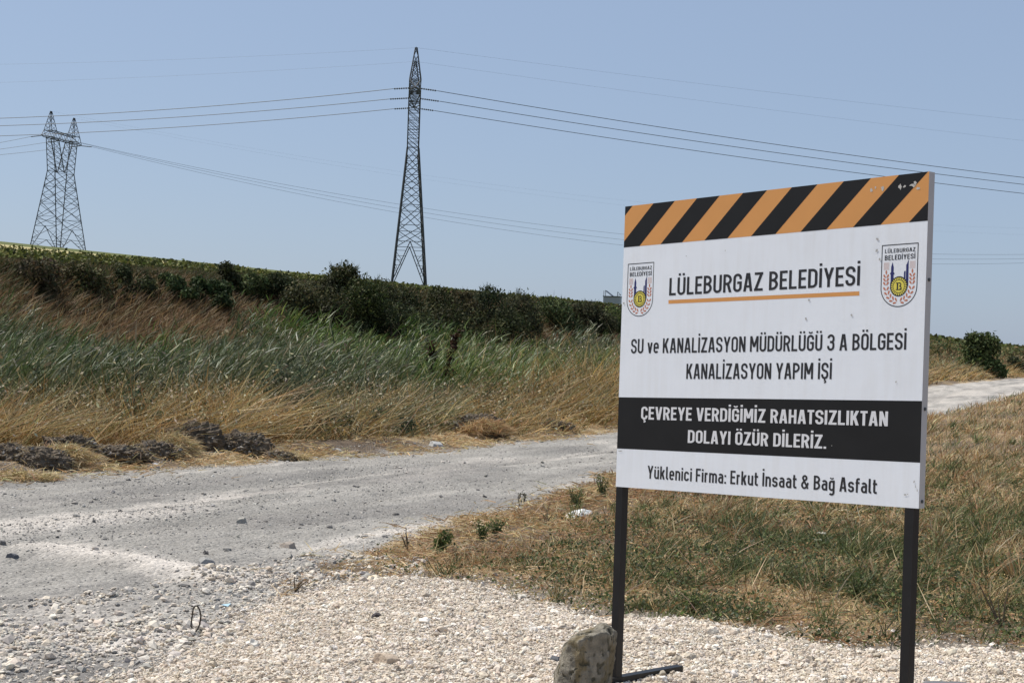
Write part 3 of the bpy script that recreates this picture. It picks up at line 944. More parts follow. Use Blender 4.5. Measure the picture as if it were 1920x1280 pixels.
# bushy little tree on the right
def bushy_tree():
    X, Y = at_px_d(1836, 20.6)
    z = hgt(X, Y)
    o = empty('bushy_tree', (X, Y, z), 'small bushy green tree beside the road to the right of the sign', 'tree')
    s = Y / F_PX
    parts = []
    blobs = [(-6, 52, 26, 20), (14, 66, 20, 16), (-12, 70, 14, 12), (24, 55, 14, 12), (0, 30, 30, 20), (-16, 22, 18, 16), (22, 20, 20, 16), (36, 10, 16, 12)]
    for i, (bx, bz, rx, rz) in enumerate(blobs):
        n = 750
        v = unit(RNG.normal(size=(n, 3))) * (RNG.uniform(.2, 1, n) ** .5 * (1 + .3 * RNG.normal(size=n)))[:, None]
        P = np.stack([bx * s + v[:, 0] * rx * s, v[:, 1] * rx * s, np.abs(bz * s + v[:, 2] * rz * s)], 1)
        cols = [(.085, .11, .04), (.06, .08, .03), (.12, .14, .06)] if i < 4 else [(.11, .15, .05), (.08, .11, .04), (.15, .18, .07)]
        parts.append(leaf_quads(P, RNG.uniform(.10, .20, n), pick(cols, n, .25), 1.8))
    V, T, C = merge(parts)
    link('crown', mesh_tris('crown', V, T, C), M_LEAF, o)
    b = MB()
    b.tube([(0, 0, -.2), (.1, 0, 25 * s), (-.2, 0, 60 * s)], [.16, .12, .03], 7)
    b.tube([(.1, 0, 20 * s), (16 * s, .2, 50 * s)], [.09, .03], 6)
    b.tube([(.05, 0, 15 * s), (-14 * s, -.2, 40 * s)], [.08, .03], 6)
    b.build('trunk', M_BARK, o)
bushy_tree()

# ------------------------------------------------------------------ pylons
def pylon_parts(o, L0=2.3, L1=.75):
    #         # half widths along the line: foot, waist
    T0, T1 = 6.2, 3.9          # half widths across the line: foot, waist
    HW, HA, HB, HP = 18.0, 25.2, 26.7, 31.0
    leg, brace = MB(), MB()

    def corner(sx, sy, f): return np.array([sx * (T0 + (T1 - T0) * f), sy * (L0 + (L1 - L0) * f), HW * f])
    for sx in (-1, 1):
        for sy in (-1, 1):
            leg.bar(corner(sx, sy, 0) - np.array([0, 0, .6]), corner(sx, sy, 1), .12)
    lev = [0, .13, .33, .52, .68, .82, .92, 1.0]

    def facing(a, b, lo, hi, first):
        # a, b: the two corners (sx, sy)
        A0, B0, A1, B1 = corner(*a, lo), corner(*b, lo), corner(*a, hi), corner(*b, hi)
        if first:            # open arch at the foot
            M = (A1 + B1) / 2
            for P0, P1 in ((A0, A1), (B0, B1)):
                brace.bar(P0, M, .07)
                for f in (.3, .55, .78):
                    brace.bar(P0 + (P1 - P0) * f, P0 + (M - P0) * f, .04)
                    brace.bar(P0 + (P1 - P0) * f, P0 + (M - P0) * (f - .22), .04)
        else:
            brace.bar(A0, B1, .06); brace.bar(B0, A1, .06)
            for P0, P1, Q in ((A0, A1, B1), (B0, B1, A1)):
                brace.bar(P0 + (P1 - P0) * .5, P0 + (Q - P0) * .25, .035)
        brace.bar(A1, B1, .05)
    cs = [(-1, -1), (1, -1), (1, 1), (-1, 1)]
    wide = [0, .16, .40, .62, .82, 1.0]
    narrow = [0, .31, .43, .58, .70, .80, .90, 1.0]
    for i in range(4):
        lv = wide if i % 2 == 0 else narrow
        for j in range(len(lv) - 1):
            facing(cs[i], cs[(i + 1) % 4], lv[j], lv[j + 1], j == 0)
    brace.build('lattice', M_STEEL, o)
    leg.build('legs', M_STEEL, o)
    # two arms of the Y rising from the waist
    for sx in (-1, 1):
        arm = MB()
        def out(f, sy): return np.array([sx * (T1 + (4.8 - T1) * f), sy * L1, HW + (HA - HW) * f])
        def inn(f, sy): return np.array([sx * (.12 + (2.9 - .12) * f), sy * L1, HW + (HA - HW) * f])
        N = 6
        for sy in (-1, 1):
            arm.bar(out(0, sy), out(1, sy), .09); arm.bar(inn(0, sy), inn(1, sy), .11)
            for j in range(N):
                f0, f1 = j / N, (j + 1) / N
                arm.bar(out(f0, sy), inn(f1, sy), .045); arm.bar(inn(f0, sy), out(f1, sy), .045)
        for j in range(N):
            f0, f1 = j / N, (j + 1) / N
            for fn in (out, inn):
                arm.bar(fn(f0, -1), fn(f1, 1), .04); arm.bar(fn(f1, 1), fn(f1, -1), .035)
        arm.build('arm', M_STEEL, o)
        pk = MB()
        for ax in (-1, 1):
            for sy in (-1, 1):
                b0 = np.array([sx * 4.7 + ax * 1.1, sy * L1, HB]); t0 = np.array([sx * 4.7 + ax * .14, sy * .12, HP])
                pk.bar(b0, t0, .07)
                for j in range(4):
                    f0, f1 = j / 4, (j + 1) / 4
                    o0 = np.array([sx * 4.7 - ax * 1.1, sy * L1, HB]); o1 = np.array([sx * 4.7 - ax * .14, sy * .12, HP])
                    pk.bar(b0 + (t0 - b0) * f0, o0 + (o1 - o0) * f1, .035)
                    p0 = np.array([sx * 4.7 + ax * 1.1, -sy * L1, HB]); p1 = np.array([sx * 4.7 + ax * .14, -sy * .12, HP])
                    pk.bar(b0 + (t0 - b0) * f0, p0 + (p1 - p0) * f1, .035)
        pk.bar((sx * 4.7 - .3, 0, HP), (sx * 4.7 + .3, 0, HP), .07)
        pk.build('earth_wire_peak', M_STEEL, o)
    ca = MB()
    xs = np.linspace(-5.8, 5.8, 11)
    for sy in (-1, 1):
        for h in (HA, HB):
            ca.bar((-5.8, sy * L1, h), (5.8, sy * L1, h), .09)
            for sx in (-1, 1):
                ca.bar((sx * 5.8, sy * L1, h), (sx * 8.2, 0, HA), .08)
        for i in range(10):
            a, b = (HA, HB) if i % 2 else (HB, HA)
            ca.bar((xs[i], sy * L1, a), (xs[i + 1], sy * L1, b), .045)
    for h in (HA, HB):
        for i in range(10):
            ca.bar((xs[i], -L1, h), (xs[i + 1], L1, h), .04); ca.bar((xs[i], L1, h), (xs[i], -L1, h), .04)
    ca.build('crossarm', M_STEEL, o)
    for t in (-8.0, 0, 8.0):
        for sy in (-1, 1):
            ins = MB()
            y0 = sy * (.2 if abs(t) > 1 else L1)
            for j in range(9):
                a, b = j / 9, (j + .6) / 9
                ins.bar((t, y0 + sy * 2.6 * a, HA - .05 - .25 * a), (t, y0 + sy * 2.6 * b, HA - .05 - .25 * b), .11, 6)
            ins.bar((t, y0, HA - .05), (t, y0 + sy * 2.7, HA - .31), .035, 4)
            ins.build('insulator', M_CABLE, o)


def place(px, py, Y, ang, name, label):
    p = at_depth(px, py, Y)
    o = empty(name, tuple(p), label, 'pylon', 'lattice pylons on the hill', Matrix.Rotation(ang, 3, 'Z'))
    return o


PYL = place(766, 536, 200, math.radians(94.3), 'electricity_pylon', 'tall steel lattice pylon seen edge-on, rising above the shrubs at centre')
pylon_parts(PYL)
PYR = place(109, 474, 335, math.radians(75), 'electricity_pylon', 'distant steel lattice pylon with forked top and crossarm at the left')
pylon_parts(PYR, 3.5, .95)


def wire(a, b, sag, r, label, group, ext=1.0, n=40):
    a, b = np.asarray(a, float), np.asarray(b, float)
    pts = []
    for t in np.linspace(0, ext, n):
        p = a + (b - a) * t
        p[2] -= 4 * sag * t * (1 - t)
        pts.append(p)
    o = bpy.data.objects.new('power_cable', None)
    b_ = MB(); b_.tube(pts, r, 5)
    o = b_.build('power_cable', M_CABLE)
    return tag(o, label, 'cable', group)


bpy.context.view_layer.update()
def tw(o, x, y, z): return np.array(o.matrix_world @ Vector((x, y, z)))
names = ['topmost', 'middle', 'lowest']
ci = MB()
for i, t in enumerate((-8.0, 0, 8.0)):
    for side, px, pys, Y in ((1, 0, (222, 236, 255), 212), (-1, 1920, (333, 346, 363), 226)):
        ends = {}
        y0 = (.2 if abs(t) > 1 else .75) + 2.7
        a = tw(PYL, t, side * y0, 24.9)
        ends[i] = a
        a_px = project(a)
        if (a_px[0] < 783) != (px < 783):
            a = tw(PYL, t, -side * y0, 24.9)
        dep = Y + (i - 1) * 8
        b = at_depth(px, pys[i], dep)
        wire(a, b, .5, .042, '%s of the three dark power cables running %s from the central pylon' % (names[i], 'left' if px == 0 else 'right, behind the sign'), 'cables of the central pylon', 1.9)
for i, sx in enumerate((-4.7, 4.7)):
    a = tw(PYL, sx, 0, 31)
    for px, py, Y in ((0, (121, 155)[i], 212), (1920, (226, 264)[i], 226)):
        wire(a, at_depth(px, py, Y + (i - .5) * 10), .3, .008, '%s faint earth wire running %s from the tip of the central pylon' % (('upper', 'lower')[i], 'left' if px == 0 else 'right'), 'cables of the central pylon', 1.9)
for i, t in enumerate((-8.0, 0, 8.0)):
    y0 = (.2 if abs(t) > 1 else .75) + 2.7
    e = sorted([tw(PYR, t, y0, 24.9), tw(PYR, t, -y0, 24.9)], key=lambda p: project(p)[0])
    wire(e[1], at_depth(1920, (477, 485, 493)[i], 400 + 8 * i), (7.0, 7.6, 8.2)[i], .028, '%s of the three thin cables sagging right from the left pylon' % names[i], 'cables of the left pylon', 1.2, 60)
    wire(e[0], at_depth(-150, (290, 296, 302)[i], 335 + 8 * i), .3, .04, '%s of the three thin cables leaving the left pylon at the left edge' % names[i], 'cables of the left pylon', 2)
for i, sx in enumerate((-4.7, 4.7)):
    wire(tw(PYR, sx, 0, 31), at_depth(1920, (428, 440)[i], 400 + 8 * i), 5, .007, '%s faint earth wire running right from the left pylon' % ('upper', 'lower')[i], 'cables of the left pylon', 1.2, 60)


# ------------------------------------------------------------------ small hut on the ridge
def hut():
    Y = 150.0
    s = Y / F_PX
    o = empty('field_hut', tuple(at_depth(1148, 570, Y)), 'small grey field hut with tilted dark roof panel, on the ridge by the sign', 'hut', None, Matrix.Rotation(math.radians(-12), 3, 'Z'))
    b = MB(); b.box((0, 0, 13 * s * .5), 31 * s, 1.4, 13 * s); b.build('body', simple('grey sheet metal', (.33, .34, .36), .6, .2, .15, 4), o)
    b = MB(); b.box((0, 0, 13.8 * s), 32.5 * s, 1.55, 1.4 * s); b.build('roof_edge', simple('dark sheet metal', (.05, .05, .052), .5), o)
    b = MB()
    for yy in (-.6, .6):
        q = MB(); q.bar((-14.8 * s, yy, 14 * s), (-14.8 * s, yy, 24.5 * s), .035); q.build('panel_post', M_CABLE, o)
    b.bar((9 * s, 0, 14 * s), (9.5 * s, 0, 23 * s), .035); b.bar((9.5 * s, 0, 23 * s), (16 * s, 0, 17 * s), .035); b.bar((16 * s, 0, 17 * s), (9 * s, 0, 17 * s), .03)
    b.build('bracket', M_CABLE, o)
    b = MB()
    A, B = np.array([-15 * s, 0, 24.5 * s]), np.array([-2 * s, 0, 15 * s])
    d = (B - A) / np.linalg.norm(B - A); nrm = np.array([-d[2], 0, d[0]])
    b.box((A + B) / 2 + np.array([3 * s, 0, 0]), np.linalg.norm(B - A) * 1.05, 1.5, .06, np.array([d, (0, 1, 0), nrm]))
    b.build('solar_panel', simple('dark panel glass', (.03, .033, .04), .35), o)
hut()

# ------------------------------------------------------------------ the sign
def solve_sign():
    px = [(1172.4, 387.4), (1742.5, 321.5), (1154.5, 911.7), (1722.5, 953.0)]
    r = [ray(*p) for p in px]
    A = np.array([r[0], -r[1], -r[2], r[3]]).T
    k = np.linalg.svd(A)[2][-1]
    k = k / k[2]
    P = [k[i] * r[i] for i in range(4)]
    H, V = P[1] - P[0], P[0] - P[2]
    W = .5 * (np.linalg.norm(P[1] - P[0]) + np.linalg.norm(P[3] - P[2]))
    hN = H / np.linalg.norm(H)
    vN = V / np.linalg.norm(V)
    Hh = np.linalg.norm(V)
    # where the left post meets the ground: photo row 1274
    a = 0.0
    for a in np.linspace(0, 2 * Hh, 4000):
        q = P[2] - vN * a
        if project(q + CAM)[1] > 1274: break
    scale = -EYE / q[2]
    for _ in range(3):                     # the gravel lies higher than the bare ground
        b_ = CAM + q * scale
        scale = (hgt(b_[0], b_[1]) + .012 - EYE) / q[2]
    nN = np.cross(hN, vN)
    return dict(O=CAM + P[2] * scale, h=hN, v=vN, n=nN / np.linalg.norm(nN), W=W * scale, H=Hh * scale, leg=a * scale)


S = solve_sign()
SO, SH, SV, SN, SW, SHt = S['O'], S['h'], S['v'], S['n'], S['W'], S['H']
print('SIGN', S)


def loc(px, py):
    """photo point -> panel coordinates"""
    r = ray(px, py)
    k = ((SO - CAM) @ SN) / (r @ SN)
    q = CAM + k * r - SO
    return np.linalg.solve(np.array([[1, SH @ SV], [SH @ SV, 1]]), np.array([q @ SH, q @ SV]))


def w3(u, v, n=0.0):
    return SO + SH * u + SV * v + SN * n


M_VINYL = simple('white vinyl', (.80, .83, .87), .38, 0, .035, 6)
M_ORANGE = simple('orange vinyl', (.66, .30, .085), .45, 0, .06, 9)
M_BLACK = simple('black vinyl', (.011, .011, .0115), .5, 0, .3, 7, 0, .25)
M_INK = simple('black ink', (.016, .016, .018), .45)
M_WHITEINK = simple('white lettering', (.70, .70, .71), .45)
M_POST = simple('black painted steel', (.011, .011, .012), .45, 0, .3, 15, .0004, .3)
M_RETURN = simple('folded vinyl edge', (.52, .495, .475), .5, 0, .10, 9)
M_NAVY = simple('navy print', (.015, .018, .12), .45)
M_WHEAT = simple('terracotta print', (.52, .19, .11), .45)
M_YELLOW = simple('yellow print', (.72, .62, .09), .45)
M_SCUFF = simple('torn backing', (.50, .48, .44), .7, 0, .2, 40)
M_DIRT = simple('dirt specks', (.42, .41, .39), .8, 0, .2, 60)

def weather_vinyl():
    nt = M_VINYL.node_tree; p = nt.nodes['Principled BSDF']
    tc = nt.nodes.new('ShaderNodeTexCoord')
    mp = nt.nodes.new('ShaderNodeMapping'); mp.inputs['Scale'].default_value = (9, 9, .8)
    st = nt.nodes.new('ShaderNodeTexNoise'); st.inputs['Scale'].default_value = 4; st.inputs['Detail'].default_value = 7
    bl = nt.nodes.new('ShaderNodeTexNoise'); bl.inputs['Scale'].default_value = 2.2; bl.inputs['Detail'].default_value = 8; bl.inputs['Roughness'].default_value = .65
    nt.links.new(tc.outputs['Object'], mp.inputs[0]); nt.links.new(mp.outputs[0], st.inputs['Vector']); nt.links.new(tc.outputs['Object'], bl.inputs['Vector'])
    m = nt.nodes.new('ShaderNodeMath'); m.operation = 'MULTIPLY'; nt.links.new(st.outputs['Fac'], m.inputs[0]); nt.links.new(bl.outputs['Fac'], m.inputs[1])
    r = nt.nodes.new('ShaderNodeMapRange'); r.inputs[1].default_value = .22; r.inputs[2].default_value = .42; r.inputs[3].default_value = 0; r.inputs[4].default_value = .20
    nt.links.new(m.outputs[0], r.inputs[0])
    old = p.inputs['Base Color'].links[0].from_socket
    mx = nt.nodes.new('ShaderNodeMix'); mx.data_type = 'RGBA'; mx.inputs[7].default_value = (.62, .60, .56, 1)
    nt.links.new(r.outputs[0], mx.inputs[0]); nt.links.new(old, mx.inputs[6]); nt.links.new(mx.outputs[2], p.inputs['Base Color'])
    b = nt.nodes.new('ShaderNodeBump'); b.inputs['Distance'].default_value = .004; b.inputs['Strength'].default_value = .5
    nt.links.new(bl.outputs['Fac'], b.inputs['Height']); nt.links.new(b.outputs[0], p.inputs['Normal'])
weather_vinyl()

# ---- lettering: a narrow stroke alphabet --------------------------------
def arc(cx, cy, rx, ry, a0, a1, n=9):
    return [(cx + rx * math.cos(math.radians(a0 + (a1 - a0) * i / n)), cy + ry * math.sin(math.radians(a0 + (a1 - a0) * i / n))) for i in range(n + 1)]


def glyph(ch, t):
    """-> (advance width, strokes [(points, closed, weight)], polygons)"""
    w = .47
    S_, Pg = [], []
    base = {'Ü': 'U', 'Ö': 'O', 'Ğ': 'G', 'İ': 'I', 'Ş': 'S', 'Ç': 'C', 'ü': 'u', 'ğ': 'g'}.get(ch, ch)
    if base in 'M': w = .60
    if base in 'EFLT': w = .40
    if base == 'I': w = t
    if base in 'AVY': w = .50
    if base in 'K': w = .48
    l, r, b, T = t / 2, w - t / 2, t / 2, 1 - t / 2
    R = (r - l) / 2; c = (l + r) / 2

    def st(pts, closed=False, wt=t): S_.append((pts, closed, wt))

    def diag(x0, y0, x1, y1, h): Pg.append([(x0 - h / 2, y0), (x0 + h / 2, y0), (x1 + h / 2, y1), (x1 - h / 2, y1)])
    H = t * 1.06
    if base == 'A':
        diag(H / 2, 0, w / 2 - .03, 1, H); diag(w - H / 2, 0, w / 2 + .03, 1, H); st([(.1, .27), (w - .1, .27)], wt=t * .9)
    elif base == 'B':
        st([(l, 0), (l, 1)])
        r1 = (T - .53) / 2; r2 = (.53 - b) / 2
        st([(l, T)] + arc(r - r1 - .015, T - r1, r1, r1, 90, -90) + [(l, .53)])
        st([(l, .53)] + arc(r - r2, b + r2, r2, r2, 90, -90) + [(l, b)])
    elif base in 'CG':
        p = [(r, .69)] + arc(c, T - R, R, R, 0, 180) + arc(c, b + R, R, R, 180, 360)
        if base == 'C': st(p + [(r, .31)])
        else: st(p + [(r, .5 - t / 2 + t)]); st([(c - .02, .5), (r, .5)])
    elif base == 'D':
        q = .19
        st([(l, 0), (l, 1)]); st([(l, T)] + arc(r - q, T - q, q, q, 90, 0) + arc(r - q, b + q, q, q, 0, -90) + [(l, b)])
    elif base == 'E':
        st([(l, 0), (l, 1)])
        for yy, x1 in ((T, w), (.51, w - .04), (b, w)): st([(l, yy), (x1, yy)])
    elif base == 'F':
        st([(l, 0), (l, 1)])
        for yy, x1 in ((T, w), (.50, w - .04)): st([(l, yy), (x1, yy)])
    elif base == 'H':
        st([(l, 0), (l, 1)]); st([(r, 0), (r, 1)]); st([(l, .52), (r, .52)])
    elif base == 'I':
        st([(t / 2, 0), (t / 2, 1)])
    elif base == 'K':
        st([(l, 0), (l, 1)]); diag(l + .06, .36, w - H * .6, 1, H * 1.15); diag(w - H * .55, 0, l + .155, .56, H * 1.1)
    elif base == 'L':
        st([(l, 0), (l, 1)]); st([(l, b), (w, b)])
    elif base == 'M':
        st([(l, 0), (l, 1)]); st([(r, 0), (r, 1)])
        diag(w / 2, .30, l + .01, 1, H * 1.05); diag(w / 2, .30, r - .01, 1, H * 1.05)
    elif base == 'N':
        st([(l, 0), (l, 1)]); st([(r, 0), (r, 1)]); diag(r - .01, 0, l + .01, 1, H * 1.1)
    elif base == 'O':
        st(arc(c, T - R, R, R, 0, 180) + arc(c, b + R, R, R, 180, 360), True)
    elif base in 'PR':
        st([(l, 0), (l, 1)]); r1 = (T - .47) / 2
        st([(l, T)] + arc(r - r1, T - r1, r1, r1, 90, -90) + [(l, .47)])
        if base == 'R': diag(w - H * .5, 0, c + .03, .46, H * 1.05)
    elif base == 'S':
        m = .5; rr = (T - m) / 2; r2 = (m - b) / 2
        st([(r, T - rr - .02)] + arc(c, T - R, R, R, 0, 180) + arc(c, m + .19, R, .16, 180, 250, 5) + arc(c, m - .17, R, .16, 70, 0, 5) + arc(c, b + R, R, R, 360, 180) + [(l, b + r2 + .02)])
    elif base == 'T':
        st([(w / 2, 0), (w / 2, 1)]); st([(0, T), (w, T)])
    elif base == 'U':
        st([(l, 1)] + arc(c, b + R, R, R, 180, 360) + [(r, 1)])
    elif base == 'V':
        diag(w / 2 - .02, 0, H / 2, 1, H); diag(w / 2 + .02, 0, w - H / 2, 1, H)
    elif base == 'Y':
        st([(w / 2, 0), (w / 2, .42)]); diag(w / 2, .38, H / 2, 1, H); diag(w / 2, .38, w - H / 2, 1, H)
    elif base == 'Z':
        st([(.02, T), (w, T)]); st([(0, b), (w, b)]); diag(H * .55, .05, w - H * .55, .95, H * 1.1)
    elif base == '3':
        r1 = (T - .53) / 2; r2 = (.53 - b) / 2
        st([(l, T - R)] + arc(c, T - R, R, R, 180, 0) + arc(r - .14, .53 + .14, .14, .14, 0, -90, 5) + [(c - .06, .53)])
        st([(c - .06, .53)] + arc(r - .14, .53 - .14, .14, .14, 90, 0, 5) + arc(c, b + R, R, R, 0, -180) + [(l, .30)])
    elif base == '.':
        w = t; Pg.append([(0, 0), (t, 0), (t, t), (0, t)])
    elif base == ':':
        w = t; Pg.append([(0, 0), (t, 0), (t, t), (0, t)]); Pg.append([(0, .5), (t, .5), (t, .5 + t), (0, .5 + t)])
    elif base == '&':
        w = .58
        st(arc(.26, .78, .13, .145, -60, 200, 12) + [(.50, .04)], wt=t * .95)
        st([(.26 + .06, .66), (.19, .52)] + arc(.24, .28, .17, .21, 110, 300, 10) + [(.44, .22), (.50, .46)], wt=t * .95)
    else:
        X = .73; XT = X - t / 2
        w = .42
        if base in 'lit': w = .20
        if base == 'i': w = t
        if base in 'fr': w = .28
        if base == 't': w = .28
        if base == 'm': w = .64
        l, r = t / 2, w - t / 2; R = (r - l) / 2; c = (l + r) / 2
        if base == 'v': diag(w / 2, 0, H / 2, X, H); diag(w / 2, 0, w - H / 2, X, H)
        elif base == 'e':
            st([(l, .37), (r, .37), (r, XT - R)] + arc(c, XT - R, R, R, 0, 180)[1:] + arc(c, b + R, R, R, 180, 330))
        elif base == 'u': st([(l, X)] + arc(c, b + R, R, R, 180, 360)); st([(r, 0), (r, X)])
        elif base == 'n': st([(l, 0), (l, X)]); st(arc(c, XT - R, R, R, 180, 0) + [(r, 0)])
        elif base == 'm':
            st([(l, 0), (l, X)]); q = (r - l) / 4
            st(arc(l + q, XT - q, q, q, 180, 0) + [(l + 2 * q, 0)]); st(arc(l + 3 * q, XT - q, q, q, 180, 0) + [(r, 0)])
        elif base == 'k': st([(l, 0), (l, 1)]); diag(l + .05, .26, w - H * .6, X, H * 1.15); diag(w - H * .55, 0, l + .14, .42, H * 1.1)
        elif base == 'l': st([(l, 1)] + arc(l + .09, b + .09, .09, .09, 180, 270, 5) + [(w, b)])
        elif base == 'i': st([(l, 0), (l, X)]); Pg.append([(0, .84), (t, .84), (t, .84 + t), (0, .84 + t)])
        elif base == 'c': st([(r, .52)] + arc(c, XT - R, R, R, 0, 180) + arc(c, b + R, R, R, 180, 360) + [(r, .21)])
        elif base == 'r': st([(l, 0), (l, X)]); st(arc(l + .15, XT - .15, .15, .15, 180, 80, 6))
        elif base == 'a':
            st([(l + .02, XT - .07)] + arc(c, XT - R, R, R, 140, 0, 7) + [(r, 0)])
            st([(r, .43)] + arc(l + .125, .43 - (.43 - b) / 2, .125, (.43 - b) / 2, 90, 270) + arc(r - .1, b + .08, .1, .08, 270, 350, 4))
        elif base == 's':
            st([(r, XT - .13)] + arc(c, XT - .13, R, .13, 0, 180) + arc(c, .37 + .1, R, .1, 200, 255, 4) + arc(c, .37 - .1, R, .1, 75, 20, 4) + arc(c, b + .13, R, .13, 360, 180) + [(l, b + .14)])
        elif base == 't': st([(.1, .95)] + arc(.1 + .09, b + .09, .09, .09, 180, 270, 5) + [(w, b)]); st([(0, XT), (w, XT)])
        elif base == 'f': st([(.1, 0)] + arc(.1 + .1, 1 - t / 2 - .1, .1, .1, 180, 90, 5) + [(w, 1 - t / 2)]); st([(0, XT), (w, XT)])
        elif base == 'g':
            st(arc(c, XT - R, R, R, 0, 180) + arc(c, b + R, R, R, 180, 360), True)
            st([(r, X), (r, -.12)] + arc(c, -.12, R, .13, 0, -150, 7)[1:])
    top = 1.0 if ch.isupper() else .73
    if ch in 'ÜÖü':
        for q in (w / 2 - .115, w / 2 + .115): Pg.append([(q - .065, top + .10), (q + .065, top + .10), (q + .065, top + .23), (q - .065, top + .23)])
    if ch == 'İ': Pg.append([(0, 1.12), (t, 1.12), (t, 1.12 + t), (0, 1.12 + t)])
    if ch in 'Ğğ': st(arc(w / 2, top + .22, .12, .11, 200, 340, 7), wt=.085)
    if ch in 'ÇŞ': st([(w / 2, .02), (w / 2 - .01, -.08)] + arc(w / 2, -.14, .075, .065, 80, -120, 6), wt=.08)
    return w, S_, Pg


def ribbon(pts, closed, wt):
    P = [pts[0]]
    for p in pts[1:]:
        if math.hypot(p[0] - P[-1][0], p[1] - P[-1][1]) > 1e-4: P.append(p)
    if closed and math.hypot(P[0][0] - P[-1][0], P[0][1] - P[-1][1]) < 1e-4: P.pop()
    n = len(P); A, B = [], []
    for i in range(n):
        if closed: p0, p1 = P[i - 1], P[(i + 1) % n]
        else: p0, p1 = P[max(i - 1, 0)], P[min(i + 1, n - 1)]
        def nn(a, b):
            q = math.hypot(b[0] - a[0], b[1] - a[1]) or 1
            return (-(b[1] - a[1]) / q, (b[0] - a[0]) / q)
        if closed or 0 < i < n - 1:
            n1, n2 = nn(p0, P[i]), nn(P[i], p1)
            m = (n1[0] + n2[0], n1[1] + n2[1]); q = m[0] * n1[0] + m[1] * n1[1]
            m = (m[0] / max(q, .6), m[1] / max(q, .6))
        else: m = nn(p0, p1)
        A.append((P[i][0] + m[0] * wt / 2, P[i][1] + m[1] * wt / 2)); B.append((P[i][0] - m[0] * wt / 2, P[i][1] - m[1] * wt / 2))
    out = []
    for i in range(n if closed else n - 1):
        j = (i + 1) % n
        out.append([B[i], B[j], A[j], A[i]])
    return out


def write(text, u0, u1, v0, v1, cap, t, gap, to3, mb, slot=0, lift=.0006):
    """fit one line between two baseline points (u0,v0) and (u1,v1)"""
    x, items = 0, []
    for ch in text:
        if ch == ' ': x += .24; continue
        w, st, pg = glyph(ch, t)
        items.append((x, st, pg)); x += w + gap
    tot = x - gap
    sx = (u1 - u0) / tot
    for gx, st, pg in items:
        lay = [ribbon(*s) for s in st] + [[p] for p in pg]
        for k, quads in enumerate(lay):
            for q in quads:
                mb.poly([to3(u0 + (gx + a) * sx, v0 + (v1 - v0) * (gx + a) / tot + bb * cap, lift + k * .00002) for a, bb in q], slot)


def clip(poly, inside, cross):
    out = []
    for i in range(len(poly)):
        a, b = poly[i - 1], poly[i]
        ia, ib = inside(a), inside(b)
        if ia != ib: out.append(cross(a, b))
        if ib: out.append(b)
    return out


def clip_rect(poly, u0, u1, v0, v1):
    for ax, val, sg in ((0, u0, 1), (0, u1, -1), (1, v0, 1), (1, v1, -1)):
        def ins(p, ax=ax, val=val, sg=sg): return (p[ax] - val) * sg >= 0
        def crs(a, b, ax=ax, val=val):
            f = (val - a[ax]) / (b[ax] - a[ax]); return (a[0] + (b[0] - a[0]) * f, a[1] + (b[1] - a[1]) * f)
        poly = clip(poly, ins, crs)
        if not poly: return []
    return poly


